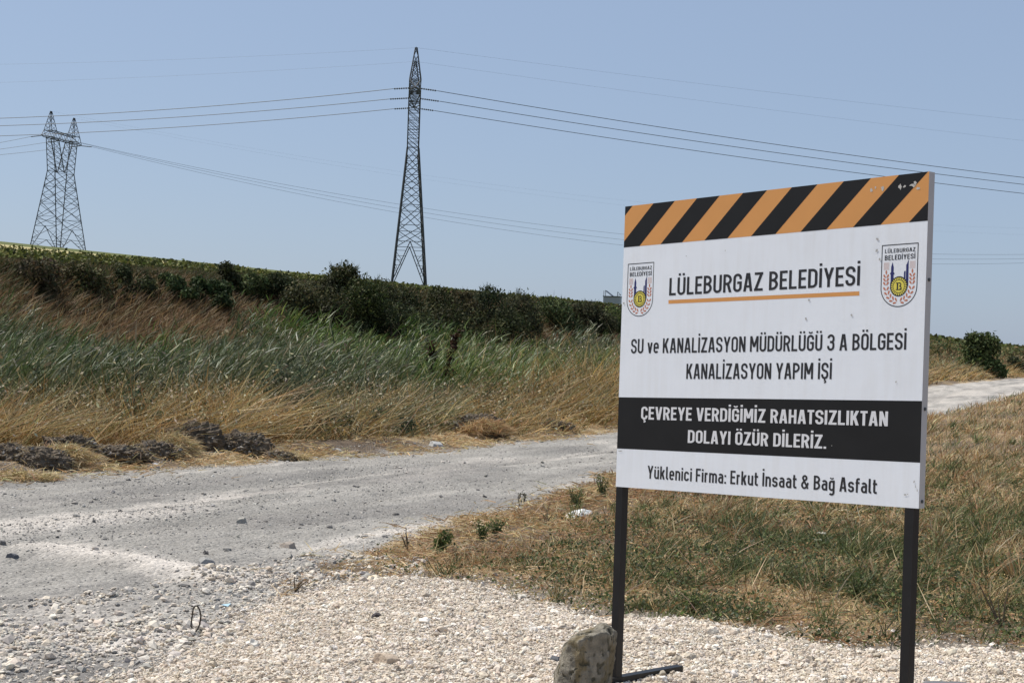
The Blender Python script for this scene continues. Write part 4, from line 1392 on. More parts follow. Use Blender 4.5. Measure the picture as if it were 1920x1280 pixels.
def build_sign():
    foot = SO - SV * S['leg']
    o = empty('construction_sign', tuple(foot), 'white municipal construction notice board with black and orange stripes on two black posts', 'sign')
    base = np.array(foot)
    def to3(u, v, n=0): return w3(u, v, n) - base
    TH = .04
    ax = np.array([SH, SV, SN])
    # board: face and folded edges
    b = MB()
    c8 = [to3(u, v, n) for n in (-TH, 0) for v in (0, SHt) for u in (0, SW)]
    def q(i, j, k, l_, m): b.poly([c8[i], c8[j], c8[k], c8[l_]], m)
    q(4, 5, 7, 6, 0); q(1, 0, 2, 3, 1); q(5, 1, 3, 7, 1); q(0, 4, 6, 2, 1); q(6, 7, 3, 2, 0); q(0, 1, 5, 4, 1)
    b.build('panel', [M_VINYL, M_RETURN], o)
    # striped band
    vb = (loc(1170.4, 462.4)[1] + loc(1739, 415.7)[1]) / 2
    k0, k1 = .0, SW
    def zx(x, y): return loc(1140 + x / 2.998, 300 + y / 2.998)
    topx = [258, 372, 505, 630, 762, 893, 1037, 1182, 1332, 1485, 1645, 1805]
    botx = [92 - 60, 170, 303, 415, 545, 665, 805, 930, 1080, 1215, 1375, 1520, 1690]
    def lerp(x, a, bb): return a[1] + (bb[1] - a[1]) * (x - a[0]) / (bb[0] - a[0])
    ut = np.array([zx(x, lerp(x, (97, 262), (1808, 64)))[0] for x in topx])
    ub = np.array([zx(x, lerp(x, (91, 487), (1797, 347)))[0] for x in botx])
    it = np.arange(len(ut)); ib = np.arange(1, len(ub))
    per_t = np.polyfit(it, ut, 1); per_b = np.polyfit(ib, ub[1:], 1)
    half = (per_t[0] + per_b[0]) / 2
    # top transition i (start of a black stripe at even i) joins bottom transition i of the same stripe
    off_t = per_t[1]; off_b = per_b[1] + 0 * half
    print('STRIPES', half, off_t, off_b, vb, SHt, SW)
    sl = MB()
    sl.poly([to3(u, v, .0003) for u, v in ((0, vb), (SW, vb), (SW, SHt), (0, SHt))], 0)
    for i in range(-2, 14, 2):
        # black stripe runs from the top (right) down to the left
        tu0, tu1 = off_t + half * i, off_t + half * (i + 1)
        bu0, bu1 = off_b + half * i, off_b + half * (i + 1)
        p = clip_rect([(bu0, vb), (bu1, vb), (tu1, SHt), (tu0, SHt)], 0, SW, vb, SHt)
        if len(p) > 2: sl.poly([to3(u, v, .0005) for u, v in p], 1)
    sl.build('stripe_band', [M_ORANGE, M_BLACK], o)
    # scrapes through the stripes
    sc = MB()
    for cx, cy, rx, ry in ((1688, 350, 4.5, 7), (1696, 350, 3, 3), (1712, 347, 7, 4), (1716, 343, 3, 7), (1634, 357, 3, 4), (1655, 353, 3, 5), (1642, 352, 1.5, 3), (1722, 353, 3.5, 3)):
        pts = []
        for a in range(9):
            f = random.uniform(.45, 1.25)
            u, v = loc(cx + rx * f * math.cos(a * .698), cy + ry * f * math.sin(a * .698))
            pts.append(to3(u, v, .0009))
        sc = MB(); sc.poly(pts[::-1])
        sc.build('scrape', M_SCUFF, o)
    # dirt specks and small dents on the face
    dm = MB()
    spots = [(1645, 448, 3, 3), (1644, 470, 3, 4), (1650, 486, 2, 3), (1511, 597, 2.5, 3), (1517, 563, 2.5, 2.5), (1597, 591, 2, 2.5), (1287, 480, 1.5, 1.5), (1680, 716, 2, 3), (1714, 903, 1.6, 3),
             (1717, 912, 1, 4), (1720, 919, 1, 3), (1697, 927, 3, 2), (1702, 926, 1.5, 1), (1360, 470, 1, 2), (1170, 568, 1.6, 2.4), (1164, 845, 5, 1), (1560, 835, 1, 1)]
    for cx, cy, rx, ry in spots:
        pts = []
        for a in range(8):
            f = random.uniform(.5, 1.1)
            u, v = loc(cx + rx * f * math.cos(a * .785), cy + ry * f * math.sin(a * .785))
            pts.append(to3(u, v, .0015))
        dm = MB(); dm.poly(pts[::-1])
        dm.build('dirt_spot', M_DIRT, o)
    # black band
    v1 = (loc(1160, 743)[1] + loc(1729, 753)[1]) / 2; v0 = (loc(1157, 839)[1] + loc(1726, 868.6)[1]) / 2
    bb = MB(); bb.poly([to3(u, v, .0003) for u, v in ((0, v0), (SW, v0), (SW, v1), (0, v1))])
    bb.build('black_band', M_BLACK, o)
    # lettering
    def line(text, lb, lt, rb, rt, t, gap, mat):
        a, c_, d, e = loc(*lb), loc(*lt), loc(*rb), loc(*rt)
        cap = ((c_ - a)[1] + (e - d)[1]) / 2
        base_v = (a[1] + d[1]) / 2
        print('LINE', text, a, d, cap, (c_ - a)[1], (e - d)[1])
        mb = MB(); write(text, a[0], d[0], a[1] * .5 + base_v * .5, d[1] * .5 + base_v * .5, cap, t, gap, to3, mb)
        mb.build('lettering', mat, o)
    line('LÜLEBURGAZ BELEDİYESİ', (1254.5, 554), (1255, 520.5), (1612, 535.2), (1613, 499), .135, .085, M_INK)
    line('SU ve KANALİZASYON MÜDÜRLÜĞÜ 3 A BÖLGESİ', (1183, 662), (1183.4, 634), (1699, 656), (1699.6, 625), .135, .085, M_INK)
    line('KANALİZASYON YAPIM İŞİ', (1286.5, 710), (1287, 681), (1559.2, 710.8), (1559.6, 680.2), .135, .085, M_INK)
    line('ÇEVREYE VERDİĞİMİZ RAHATSIZLIKTAN', (1202, 785.5), (1202, 761), (1664.5, 799), (1665, 772), .15, .08, M_WHITEINK)
    line('DOLAYI ÖZÜR DİLERİZ.', (1289.5, 829.5), (1290, 805), (1549, 841), (1549, 815.5), .15, .08, M_WHITEINK)
    line('Yüklenici Firma: Erkut İnsaat & Bağ Asfalt', (1213.8, 896), (1213.8, 871.2), (1644, 926), (1644, 899), .14, .09, M_INK)
    ul = MB()
    a, c_ = loc(1253.4, 569.5), loc(1611.3, 554)
    a2, c2 = loc(1253.4, 562.5), loc(1611.3, 546)
    ul.poly([to3(p[0], p[1], .0003) for p in (a, c_, c2, a2)])
    ul.build('underline', M_ORANGE, o)
    # crests
    for tl, tr, bt in (((1177.5, 494.6), (1226.7, 491.1), (1197.7, 593.4)), ((1653.7, 459.3), (1722.6, 455), (1681.9, 575.7))):
        A, B, Z = loc(*tl), loc(*tr), loc(*bt)
        cw = B[0] - A[0]; chh = (A[1] + B[1]) / 2 - Z[1]
        print('CREST', cw, chh, chh / cw)
        crest(o, to3, A[0], (A[1] + B[1]) / 2, cw, chh)
    # posts
    for u in (.003, SW - .062):
        p = MB()
        cu = u + .02
        ext = S['leg'] + .02
        Lp = ext
        p.box(to3(cu, -Lp / 2, -.0205), .04, Lp, .04, ax)
        p.build('post', M_POST, o)
    # T feet lying on the gravel, across the board
    perp = np.array([-SN[0], -SN[1], 0]); perp /= np.linalg.norm(perp)
    along = np.array([SH[0], SH[1], 0]); along /= np.linalg.norm(along)
    for u in (.003, SW - .062):
        p = MB()
        c = to3(u + .02, -S['leg'] - .010, -.0205)
        c = c - np.array([0, 0, 0])
        tops = [hgt(*(base + c + perp * t)[:2]) for t in np.linspace(.05, .45, 9)]
        c[2] = max(tops) + .003 - base[2]
        p.box(c + perp * -.05, 1.0, .044, .042, np.array([perp, along, (0, 0, 1)]))
        p.build('foot', M_POST, o)
    # screws on the edge
    for py, px in ((766.5, 1733), (940, 1729.5), (524, 1741.5)):
        s_ = MB()
        v = loc(px - 8, py)[1]
        s_.bar(to3(SW - .002, v, -.02), to3(SW + .004, v, -.02), .007, 8)
        s_.build('screw', M_CABLE, o)


def crest(parent, to3, u0, vt, W, H):
    k = H / W
    def P(x, y, n): return to3(u0 + x * W, vt - y * W, n * .3)
    mb = MB()
    # outline: straight sides, rounded bottom
    ys = k - .47
    path = [(0.012, ys), (.012, .012), (.988, .012), (.988, ys)] + arc(.5, ys, .488, k - ys - .012, 0, 180, 28)[1:]
    path = [(x, (y if i < 4 else ys + (y - ys))) for i, (x, y) in enumerate(path)]
    path = path[:4] + [(.5 + .488 * math.cos(math.radians(a)), ys + (k - ys - .012) * math.sin(math.radians(a))) for a in np.linspace(0, 180, 30)[1:-1]]
    for qd in ribbon(path, True, .022):
        mb.poly([P(x, y, .0012) for x, y in qd][::-1], 0)
    # tower and minaret
    g = (.5, k * .672)                        # centre of the sunflower
    R = .238
    mb.poly([P(x, y, .0014) for x, y in [(.27, g[1]), (.27, .72), (.25, .70), (.25, .68), (.275, .66), (.275, .54), (.31, .42), (.345, .54), (.345, .66), (.37, .68), (.37, .70), (.35, .72), (.35, g[1])]], 1)
    mb.poly([P(x, y, .0014) for x, y in [(.685, g[1]), (.685, .50), (.70, .49), (.745, .375), (.75, .55), (.755, g[1])]], 1)
    mb.poly([P(x, y, .00155) for x, y in [(.63, .9), (.63, .67), (.655, .64), (.67, .65), (.67, .9)]], 1)
    circ = lambda r, n, m, nn=40: mb.poly([P(g[0] + r * math.cos(a), g[1] - r * math.sin(a), n) for a in np.linspace(0, 2 * math.pi, nn, endpoint=False)], m)
    circ(R, .0018, 0)
    mb.poly([P(x, y, .0013) for x, y in [(.262, g[1] + .08), (.262, .95), (.738, .95), (.738, g[1] + .08)]][::-1] if False else [P(.262, g[1] - .1, .0016), P(.262, g[1] + .06, .0016), P(.738, g[1] + .06, .0016), P(.738, g[1] - .1, .0016)], 0)
    for i in range(24):
        a = 2 * math.pi * i / 24
        ca, sa = math.cos(a), math.sin(a)
        pts = []
        for b in np.linspace(0, 2 * math.pi, 10, endpoint=False):
            rr, tt = .185 + .032 * math.cos(b), .017 * math.sin(b)
            pts.append(P(g[0] + ca * rr - sa * tt, g[1] - (sa * rr + ca * tt), .0021))
        mb.poly(pts, 2)
    circ(.145, .0021, 2)
    # L B monogram
    def box(x0, x1, y0, y1, n=.0024, m=0): mb.poly([P(g[0] + x0, g[1] - y0, n), P(g[0] + x1, g[1] - y0, n), P(g[0] + x1, g[1] - y1, n), P(g[0] + x0, g[1] - y1, n)], m)
    box(-.055, -.015, -.085, .085); box(-.08, .04, .07, .09, .00252); box(-.08, .08, -.09, -.07, .00252); box(.055, .08, -.07, -.03, .00245)
    for quads in (ribbon(arc(.015, .04, .042, .036, 95, -95, 10), False, .026), ribbon(arc(.015, -.035, .05, .04, 95, -95, 10), False, .026)):
        for qd in quads: mb.poly([P(g[0] + x, g[1] - y, .0027) for x, y in qd], 0)
    # wheat ears
    for sx in (-1, 1):
        for i in range(5):
            xx = .5 + sx * (.29 + .032 * i)
            mb.poly([P(xx - .006, .42, .0012), P(xx - .006, .60, .0012), P(xx + .006, .60, .0012), P(xx + .006, .42, .0012)], 4)
        cl = [(.5 + sx * .355, y) for y in np.arange(.66, k - .52, .088)]
        n0 = len(cl)
        for a in np.linspace(12, 76, 5): cl.append((.5 + sx * .355 * math.cos(math.radians(a)), k - .53 + .40 * math.sin(math.radians(a))))
        for i, (x, y) in enumerate(cl):
            if i == 0: dx, dy = 0, 1
            else: dx, dy = x - cl[i - 1][0], y - cl[i - 1][1]
            q = math.hypot(dx, dy); dx, dy = dx / q, dy / q
            nx, ny = dy, -dx
            for sd in ((0,) if i == 0 else (-1, 1)):
                cx, cy = x + nx * .042 * sd, y + ny * .042 * sd
                # leaf axis leans outwards, pointing back to the tip of the ear
                axx, axy = -dx + nx * sd * .75, -dy + ny * sd * .75
                qq = math.hypot(axx, axy); axx, axy = axx / qq, axy / qq
                pts = []
                for b in np.linspace(0, 2 * math.pi, 10, endpoint=False):
                    lx, ly = .052 * math.cos(b), .023 * math.sin(b) * (1 + .3 * math.cos(b))
                    pts.append(P(cx + axx * lx - axy * ly, cy + axy * lx + axx * ly, .0014 if sd <= 0 else .0016))
                mb.poly(pts, 3)
    em = mb.build('crest', [M_INK, M_NAVY, M_YELLOW, M_WHEAT, M_WHEATPALE], parent)
    tx = MB()
    def t3(u, v, n): return to3(u, v, n)
    write('LÜLEBURGAZ', u0 + .09 * W, u0 + .92 * W, vt - .20 * W, vt - .20 * W, .095 * W, .13, .10, t3, tx, 0, .0005)
    write('BELEDİYESİ', u0 + .09 * W, u0 + .92 * W, vt - .37 * W, vt - .37 * W, .118 * W, .14, .10, t3, tx, 0, .0005)
    tx.build('lettering', M_INK, em)


M_WHEATPALE = simple('faded terracotta print', (.66, .42, .34), .45)
build_sign()


# ------------------------------------------------------------------ rocks, mounds and small things
def rock_mesh(planes, sub=5, rough=.03, freq=14, seed=1, pit=.0):
    """stone cut by planes (normal, distance) and roughened"""
    V, T = ico(sub)
    N = np.array([p[0] for p in planes], float); N /= np.linalg.norm(N, axis=1)[:, None]
    D = np.array([p[1] for p in planes])
    dots = V @ N.T
    rr = np.where(dots > .05, D[None] / np.maximum(dots, .05), 1e3)
    r = (np.sum(rr ** -48.0, axis=1)) ** (-1 / 48.0)
    p = V * r[:, None]
    n3 = fbm3(p * freq + seed, 5, seed) - .5
    n4 = fbm3(p * freq * 2.6 + 5, 3, seed + 5)
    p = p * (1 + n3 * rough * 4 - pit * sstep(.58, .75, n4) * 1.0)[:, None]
    return p, T, n3, n4


def boulder():
    c = at_ground(1092, 1300, .08)
    P, T, n3, n4 = rock_mesh([((-1, -.15, .12), .125), ((1, -.2, .02), .125), ((.62, -.75, .12), .12), ((-.5, -.95, .05), .14), ((0, 1, 0), .13), ((-.28, -.1, 1), .225),
                              ((.5, 0, .9), .275), ((0, 0, -1), .2), ((-.8, .1, .8), .19)], 6, .05, 17, 3, .035)
    col = np.array([[.25, .225, .178]]) * (.35 + 1.3 * fbm3(P * 38, 5, 9)[:, None])
    och = sstep(.52, .66, fbm3(P * np.array([14, 14, 10]), 5, 15))[:, None]
    col = col + (np.array([[.19, .145, .07]]) - col) * och * .75
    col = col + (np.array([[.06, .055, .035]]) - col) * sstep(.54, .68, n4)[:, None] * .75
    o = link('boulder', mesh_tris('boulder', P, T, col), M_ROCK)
    o.scale = (.87, .9, .97)
    o.location = (c[0] - .01, c[1], .13); o.rotation_euler = (0, math.radians(6), math.radians(-8))
    tag(o, 'pitted ochre-stained boulder leaning beside the left post of the sign', 'boulder')
boulder()


def right_rock():
    c = at_ground(1778, 1330, .05)
    P, T, n3, n4 = rock_mesh([((-1, 0, .35), .17), ((1, 0, .3), .17), ((0, -1, .5), .14), ((0, 1, .2), .12), ((0, -.1, 1), .125), ((0, 0, -1), .1)], 5, .02, 12, 8, .02)
    col = np.array([[.46, .41, .34]]) * (.85 + .3 * fbm(P[:, 0] * 25, P[:, 1] * 25, 3, 3)[:, None])
    rim = sstep(.075, .09, P[:, 2] + .35 * P[:, 1]) * sstep(-.05, -.01, P[:, 1] + .02 * n3)
    col = col + (np.array([[.15, .15, .155]]) - col) * rim[:, None]
    o = link('rock', mesh_tris('rock', P, T, col), M_STONE)
    o.scale = (.72, .72, .8); o.location = (c[0], c[1], .06)
    tag(o, 'pale rounded rock with a grey upper edge beside the right post of the sign', 'rock')
right_rock()


def stone_thing(px, py, r, col, label, name='stone', seed=4):
    c = at_ground(px, py)
    P, T, n3, n4 = rock_mesh([((-1, .2, .2), r), ((1, 0, .3), r * .9), ((0, -1, .4), r * .7), ((0, 1, .2), r * .7), ((.2, -.2, 1), r * .55), ((-.5, 0, 1), r * .65), ((0, 0, -1), r * .5)], 4, .05, 3 / r, seed, .05)
    C = np.array([col]) * (.8 + .4 * fbm(P[:, 0] * 3 / r, P[:, 2] * 3 / r, 3, 3)[:, None])
    o = link(name, mesh_tris(name, P, T, C), M_STONE)
    o.location = (c[0], c[1], hgt(c[0], c[1]) + r * .32)
    o.rotation_euler = (0, 0, seed)
    tag(o, label, 'stone')


stone_thing(817, 838, .12, (.42, .41, .39), 'pale block of stone at the far edge of the road below the hay heap', seed=2)
stone_thing(510, 860, .07, (.42, .42, .41), 'small pale grey stone at the right end of the dark earth mounds', seed=5)
stone_thing(288, 876, .07, (.42, .41, .40), 'small pale stone at the road edge in front of the big earth mound', seed=6)
stone_thing(630, 850, .07, (.44, .43, .41), 'small white stone at the foot of the dry grass right of the earth mounds', seed=9)
stone_thing(386, 1055, .055, (.30, .29, .27), 'grey stone resting on the white dust ridge in the road', seed=7)
stone_thing(22, 1052, .035, (.13, .13, .135), 'dark stone at the left edge of the road', seed=3)
stone_thing(453, 976, .05, (.33, .31, .27), 'tan stone lying alone on the grey road surface', seed=11)
stone_thing(540, 1024, .05, (.36, .31, .26), 'brownish stone on the near half of the road', seed=12)
stone_thing(706, 1180, .03, (.06, .05, .05), 'small black stone on the gravel heap', seed=13)
stone_thing(1040, 1262, .03, (.12, .12, .125), 'small dark stone at the left foot of the boulder', seed=14)
stone_thing(722, 1276, .055, (.50, .40, .30), 'flat pinkish stone at the bottom of the gravel heap', seed=15)


def mound(px, py, w, h, label, seed, dep=.7):
    c = at_ground(px, py)
    V, T = ico(6)
    p = V * np.array([w / 2, w / 2 * dep, h])
    n = fbm(p[:, 0] * 5 + seed + p[:, 2] * 2, p[:, 1] * 5 - p[:, 2] * 4, 5, seed) - .5
    n2 = fbm(p[:, 0] * 22 + seed, p[:, 1] * 22 + p[:, 2] * 20, 3, seed + 2) - .5
    n3 = fbm(p[:, 0] * 60 + seed, p[:, 1] * 60 + p[:, 2] * 55, 3, seed + 6) - .5
    p = p * (1 + n * .8 + n2 * .40 + n3 * .10)[:, None]
    col = np.array([[.125, .098, .070]]) * (.5 + .9 * fbm(p[:, 0] * 14, p[:, 2] * 18 + p[:, 1] * 9, 4, seed + 3)[:, None])
    col = np.where((fbm(p[:, 0] * 40, p[:, 2] * 40, 2, seed + 8) > .80)[:, None], np.array([[.26, .25, .23]]), col)
    o = empty('earth_mound', (c[0], c[1], hgt(c[0], c[1])), label, 'earth mound', 'earth mounds along the road')
    m = 200
    a = RNG.uniform(0, 2 * np.pi, m); q = RNG.uniform(.3, 1.05, m)
    P = np.stack([np.cos(a) * q * w * .55, np.sin(a) * q * w * .5 * dep, np.maximum(0, (1 - q) * h * .7)], 1)
    Z = np.array([.95, .55, .35])
    P[:, 2] = h * np.sqrt(np.clip(1 - np.minimum(q, 1) ** 2, 0, 1)) * .85
    lump = stones(P, RNG.uniform(.008, .035, m), pick([(.115, .092, .068), (.15, .125, .098), (.08, .064, .048), (.30, .27, .225)], m, .2, [.35, .3, .2, .15], .02), 1)
    V, T, C = merge([(p, T, col), lump])
    link('earth', mesh_tris('earth', V, T, C), M_STONE, o)
    m = 520                                     # dry stalks caught in the soil
    a = RNG.uniform(0, 2 * np.pi, m); q = RNG.uniform(.2, 1.2, m)
    P = np.stack([np.cos(a) * q * w * .5, np.sin(a) * q * w * .45 * dep, h * np.sqrt(np.clip(1 - np.minimum(q, 1) ** 2, 0, 1)) * .8], 1)
    D = unit(np.stack([RNG.normal(.3, .8, m), RNG.normal(0, .8, m), RNG.uniform(-.1, .9, m)], 1))
    link('dry_stalks', mesh_tris('dry_stalks', *blade_mesh(P, D, RNG.uniform(.06, .2, m), RNG.uniform(.005, .009, m), np.stack([RNG.normal(0, .1, m), np.zeros(m), -RNG.uniform(0, .5, m)], 1), pick([(.46, .35, .19), (.38, .26, .13), (.52, .43, .27)], m, .15))), M_GRASS, o)


mound(352, 856, 1.05, .30, 'largest dark earth mound on the far road edge, left of centre', 3)
mound(455, 858, .85, .24, 'lower dark earth mound just right of the largest mound', 9)
mound(130, 872, .8, .28, 'dark earth mound behind the straw tuft at the left', 14)
mound(20, 880, .7, .18, 'low dark earth mound at the left edge of the photo', 21)
mound(895, 822, 1.1, .30, 'stony mound with hay on it at the far road edge, left of the sign', 27)
mound(215, 872, .9, .18, 'low dark earth mound between the straw tuft and the largest mound', 41)
mound(290, 866, .7, .16, 'small dark earth mound at the left foot of the largest mound', 43)
mound(75, 884, .7, .17, 'small dark earth mound left of the straw tuft', 47)
mound(520, 862, .5, .12, 'smallest dark earth mound, at the right end of the row', 53)
mound(1035, 812, .9, .16, 'low dark mound at the far road edge nearest to the sign', 31)


def hay(px, py, w, h, n, label, seed, z=0.0, cols=((.50, .39, .20), (.44, .32, .15), (.56, .46, .28))):
    c = at_ground(px, py)
    a = RNG.uniform(0, 2 * np.pi, n); q = np.sqrt(RNG.uniform(0, 1, n))
    P = np.stack([np.cos(a) * q * w / 2, np.sin(a) * q * w * .3, h * (1 - q ** 2) * RNG.uniform(.5, 1, n)], 1)
    az = RNG.uniform(0, 2 * np.pi, n)
    D = unit(np.stack([np.cos(az) * .8 + .4, np.sin(az) * .6, RNG.uniform(-.1, .9, n)], 1))
    V, T, C = blade_mesh(P, D, RNG.uniform(.1, .28, n), RNG.uniform(.006, .012, n), np.stack([RNG.normal(.1, .1, n), np.zeros(n), -RNG.uniform(.2, .7, n)], 1), pick(list(cols), n, .15))
    o = link('hay_tuft', mesh_tris('hay_tuft', V, T, C), M_GRASS)
    o.location = (c[0], c[1], hgt(c[0], c[1]) + z)
    tag(o, label, 'hay', 'tufts of hay at the road edge')


hay(110, 880, .9, .16, 1500, 'tuft of pale hay in front of the earth mound at the left', 1, .05)
hay(318, 862, .7, .20, 1400, 'tuft of golden hay leaning on the largest earth mound', 2, .03)
hay(910, 826, 1.0, .26, 1800, 'heap of bleached hay on the stony mound left of the sign', 3, .08, ((.46, .31, .15), (.40, .25, .11), (.50, .37, .2)))
hay(545, 862, .5, .08, 500, 'small tuft of hay right of the dark earth mounds', 4)
hay(45, 897, .8, .08, 700, 'flat tuft of hay at the left edge of the photo', 5)


# ---- weeds ------------------------------------------------------------
M_STEMD = simple('dry stem', (.13, .095, .06), .8)
M_STEMG = simple('green stem', (.10, .12, .05), .7)


def weed(px, py, h, label, kind='leafy', lean=.15, cat='weed', name='weed', d=None):
    c = at_ground(px, py) if d is None else np.array([*at_px_d(px, d), 0])
    o = empty(name, (c[0], c[1], hgt(c[0], c[1])), label, cat)
    b = MB()
    tips = []
    ns = {'leafy': 9, 'twig': 4, 'curled': 1, 'dock': 2, 'umbel': 2, 'thistle': 7}[kind]
    sc = max(1, c[1] / 16)
    for i in range(ns):
        a = random.uniform(0, 6.28); sp = random.uniform(.1, .6) if ns > 1 else 0
        hh = h * random.uniform(.55, 1) if i else h
        p0 = np.zeros(3); p2 = np.array([lean * hh + math.cos(a) * sp * h, math.sin(a) * sp * h * .6, hh])
        p1 = p2 * .5 + np.array([-.03 * h, 0, .05 * h])
        pts = [p0, p1, p2]
        if kind == 'curled':
            R_ = h * .22
            pts = [p0, np.array([-.02, 0, h * .5])] + [np.array([R_ * (1 - math.cos(t)) - .02, 0, h * .62 + R_ * math.sin(t)]) for t in np.linspace(.2, 4.6, 12)]
        b.tube(pts, [.005 * sc] * (len(pts) - 1) + [.0025 * sc], 5)
        tips.append(pts)
    b.build('stems', M_STEMD if kind in ('twig', 'dock', 'curled') else M_STEMG, o)
    P, L = [], []
    cols = GREEN[:3]
    for pts in tips:
        for j in range({'leafy': 34, 'twig': 4, 'curled': 40, 'dock': 190, 'umbel': 4, 'thistle': 34}[kind]):
            f = random.uniform(.45 if kind == 'dock' else .1, 1) * (len(pts) - 1) * .999
            i = int(f); p = pts[i] + (pts[i + 1] - pts[i]) * (f - i)
            k = .05 if kind == 'dock' else .02
            P.append(p + np.random.default_rng(j + int(px)).normal(0, k, 3) * (1 if kind != 'curled' else .5))
    P = np.array(P)
    if kind == 'dock': cols = [(.055, .03, .018), (.08, .045, .025), (.04, .022, .014)]
    if kind in ('curled', 'twig'): cols = [(.11, .095, .06), (.08, .075, .04)]
    sz = {'leafy': .012, 'twig': .012, 'curled': .013, 'dock': .045, 'umbel': .012, 'thistle': .02}[kind]
    V, T, C = leaf_quads(P, RNG.uniform(.7, 1.3, len(P)) * sz * sc ** .3, pick(cols, len(P), .2), 2.2)
    link('leaves' if kind not in ('dock',) else 'seed_heads', mesh_tris('leaves', V, T, C), M_LEAF, o)
    if kind == 'umbel':
        for pts in tips:
            f = MB()
            for j in range(26):
                a, q = random.uniform(0, 6.28), math.sqrt(random.random()) * .038
                p = pts[-1] + np.array([math.cos(a) * q, math.sin(a) * q, random.uniform(.004, .012)])
                f.box(p, .009, .009, .006)
            f.build('flower_head', simple('cream petals', (.68, .64, .50), .8), o)
    return o


weed(975, 950, .17, 'weed with a curled seed head standing above the near road edge', 'curled')
weed(905, 1012, .17, 'low leafy green weed on the near road edge left of the white bag', 'leafy')
weed(930, 1005, .16, 'dense dark green weed on the near road edge below the curled weed', 'leafy')
weed(825, 1030, .17, 'spiky dark weed at the straw edge of the road left of the leafy weeds', 'thistle')
weed(765, 1030, .20, 'thin bare twiggy weed at the road edge above the gravel heap', 'twig', -.3)
weed(1025, 985, .2, 'twiggy leaning weed beside the dense green weed', 'twig', -.4)
weed(1080, 950, .22, 'grey-green bushy weed at the road edge above the white bag', 'leafy')
weed(1130, 935, .26, 'grey-green bushy weed at the road edge just left of the sign', 'leafy')
weed(553, 1108, .10, 'short dry stalk at the left tip of the straw verge', 'twig', .3)
weed(1545, 1030, .14, 'wild carrot with a flat cream flower head, seen between the posts', 'umbel', .05, 'flower', 'wild_carrot')
weed(1605, 1130, .22, 'dark leafy weed in the grass near the right post', 'leafy')
weed(1300, 1150, .13, 'upright green weed at the edge of the gravel between the posts', 'leafy')
weed(1700, 1100, .22, 'thistle-like weed in the grass beside the right post', 'thistle')
weed(1830, 1040, .22, 'leafy green weed in the grass to the right of the sign', 'leafy')
weed(1880, 1180, .3, 'tall pale dry stalks in the grass at the right edge', 'twig', -.2)
weed(832, 742, 2.1, 'tall dark brown dead dock plant leaning among the reeds', 'dock', .33, 'plant', 'dock_plant', 17.2)


def bush_green(px, d, h, w, label):
    shrub(px, d, h, w, label, [(.055, .075, .04), (.075, .095, .055), (.04, .055, .03)], 1500, .045, 'roadside_bush', None, 'bush', 6)
bush_green(545, 15.0, 1.25, 1.1, 'dusty dark green bush in the dry grass right of the earth mounds')
bush_green(262, 15.2, .8, .8, 'dark green bush in the dry grass behind the largest earth mound')
bush_green(600, 14.8, .55, 1.4, 'low grey-green bush at the road edge below the dry grass')
bush_green(720, 14.3, .45, 1.2, 'low grey-green bush next to the pale block of stone')
bush_green(905, 15.6, .7, 1.3, 'fresh green bush behind the hay heap left of the sign')


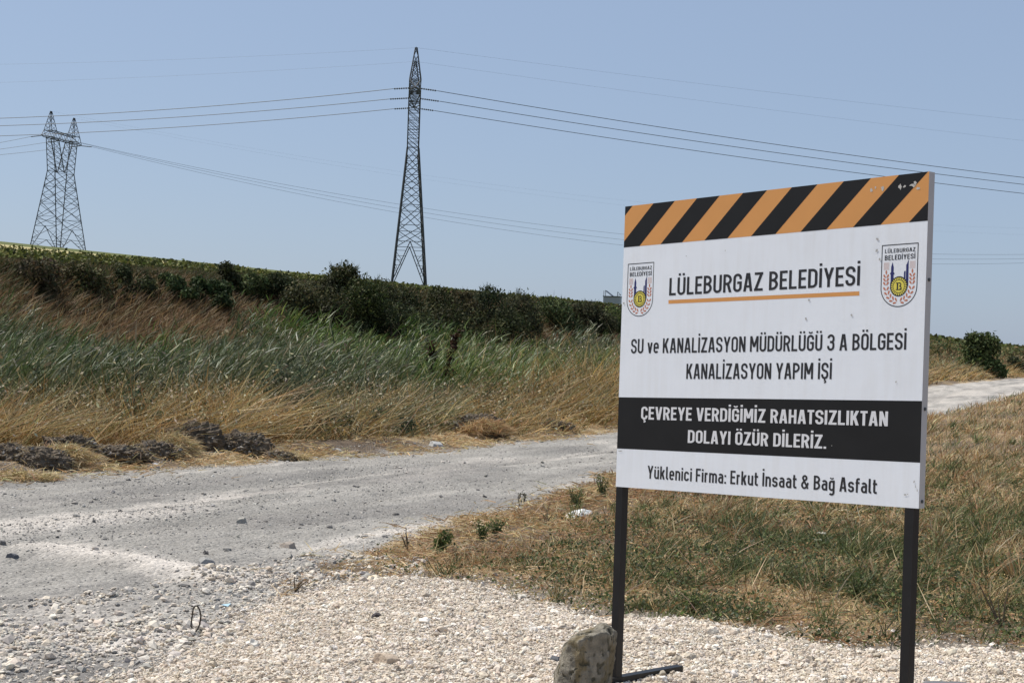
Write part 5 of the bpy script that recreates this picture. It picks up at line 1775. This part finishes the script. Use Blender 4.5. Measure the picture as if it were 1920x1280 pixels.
# ---- wire loop, plastic bag, scrap, stick ------------------------------
def small_things():
    c = at_ground(366, 1182)
    b = MB()
    pts = []
    s = c[1] / F_PX
    for x, y in [(-6, 3), (-9, 6), (-8, 22), (-4, 40), (0, 46), (4, 46), (8, 38), (9, 26), (7, 10), (4, 1), (1, -3)]:
        pts.append(np.array([x * s, .02 * math.sin(y * .1), y * s]))
    b.tube(pts, .0045, 6)
    o = b.build('wire_loop', simple('rusty wire', (.035, .028, .022), .6, .3))
    o.location = (c[0], c[1], hgt(c[0], c[1]) + .025)
    tag(o, 'upright loop of dark wire sticking out of the stony ground at lower left', 'wire')
    # plastic bag, a crumpled sheet with thickness
    c = at_ground(1085, 972)
    n = 30
    g = np.linspace(-1, 1, n)
    X, Y = np.meshgrid(g, g)
    hgt_ = .045 * np.clip(1 - (X * .9) ** 2 - Y ** 2, 0, 1) * (.6 + .7 * (X + 1) / 2) + .03 * (fbm(X * 3, Y * 3, 3, 5) - .4)
    V = np.stack([X * .14 * (1 - .25 * Y ** 2), Y * .12 * (1 - .5 * X ** 2), np.maximum(hgt_, .004)], 2).reshape(-1, 3)
    i = (np.arange(n - 1)[:, None] * n + np.arange(n - 1)).ravel()
    T = np.concatenate([np.stack([i, i + 1, i + n + 1], 1), np.stack([i, i + n + 1, i + n], 1)])
    o = link('plastic_bag', mesh_tris('plastic_bag', V, T), simple('white plastic film', (.62, .62, .60), .45, 0, .1, 12))
    md = o.modifiers.new('thickness', 'SOLIDIFY'); md.thickness = .002
    o.location = (c[0], c[1], hgt(c[0], c[1]) + .03); o.rotation_euler = (math.radians(12), math.radians(-10), .1)
    tag(o, 'crumpled white plastic bag in the straw left of the sign', 'bag')
    c = at_ground(423, 1134)
    b = MB()
    b.poly([(-.025, -.02, .012), (.02, -.03, .004), (.03, .015, .016), (-.01, .03, .008)]); b.poly([(-.025, -.02, .010), (-.01, .03, .006), (.03, .015, .014), (.02, -.03, .002)])
    o = b.build('plastic_scrap', simple('pale blue plastic', (.42, .60, .68), .4))
    o.location = (c[0], c[1], hgt(c[0], c[1]) + .01)
    tag(o, 'tiny pale blue plastic scrap on the ground above the wire loop', 'scrap')
    c0, c1 = at_ground(285, 1171), at_ground(320, 1177)
    b = MB(); b.tube([(0, 0, 0), ((c1 - c0)[0] * .5, (c1 - c0)[1] * .5, .006), ((c1 - c0)[0], (c1 - c0)[1], .002)], [.004, .0045, .003], 6)
    o = b.build('straw_stick', simple('bleached stick', (.58, .50, .36), .8))
    o.location = (c0[0], c0[1], hgt(c0[0], c0[1]) + .012)
    tag(o, 'pale bleached stick lying left of the wire loop', 'stick')
small_things()
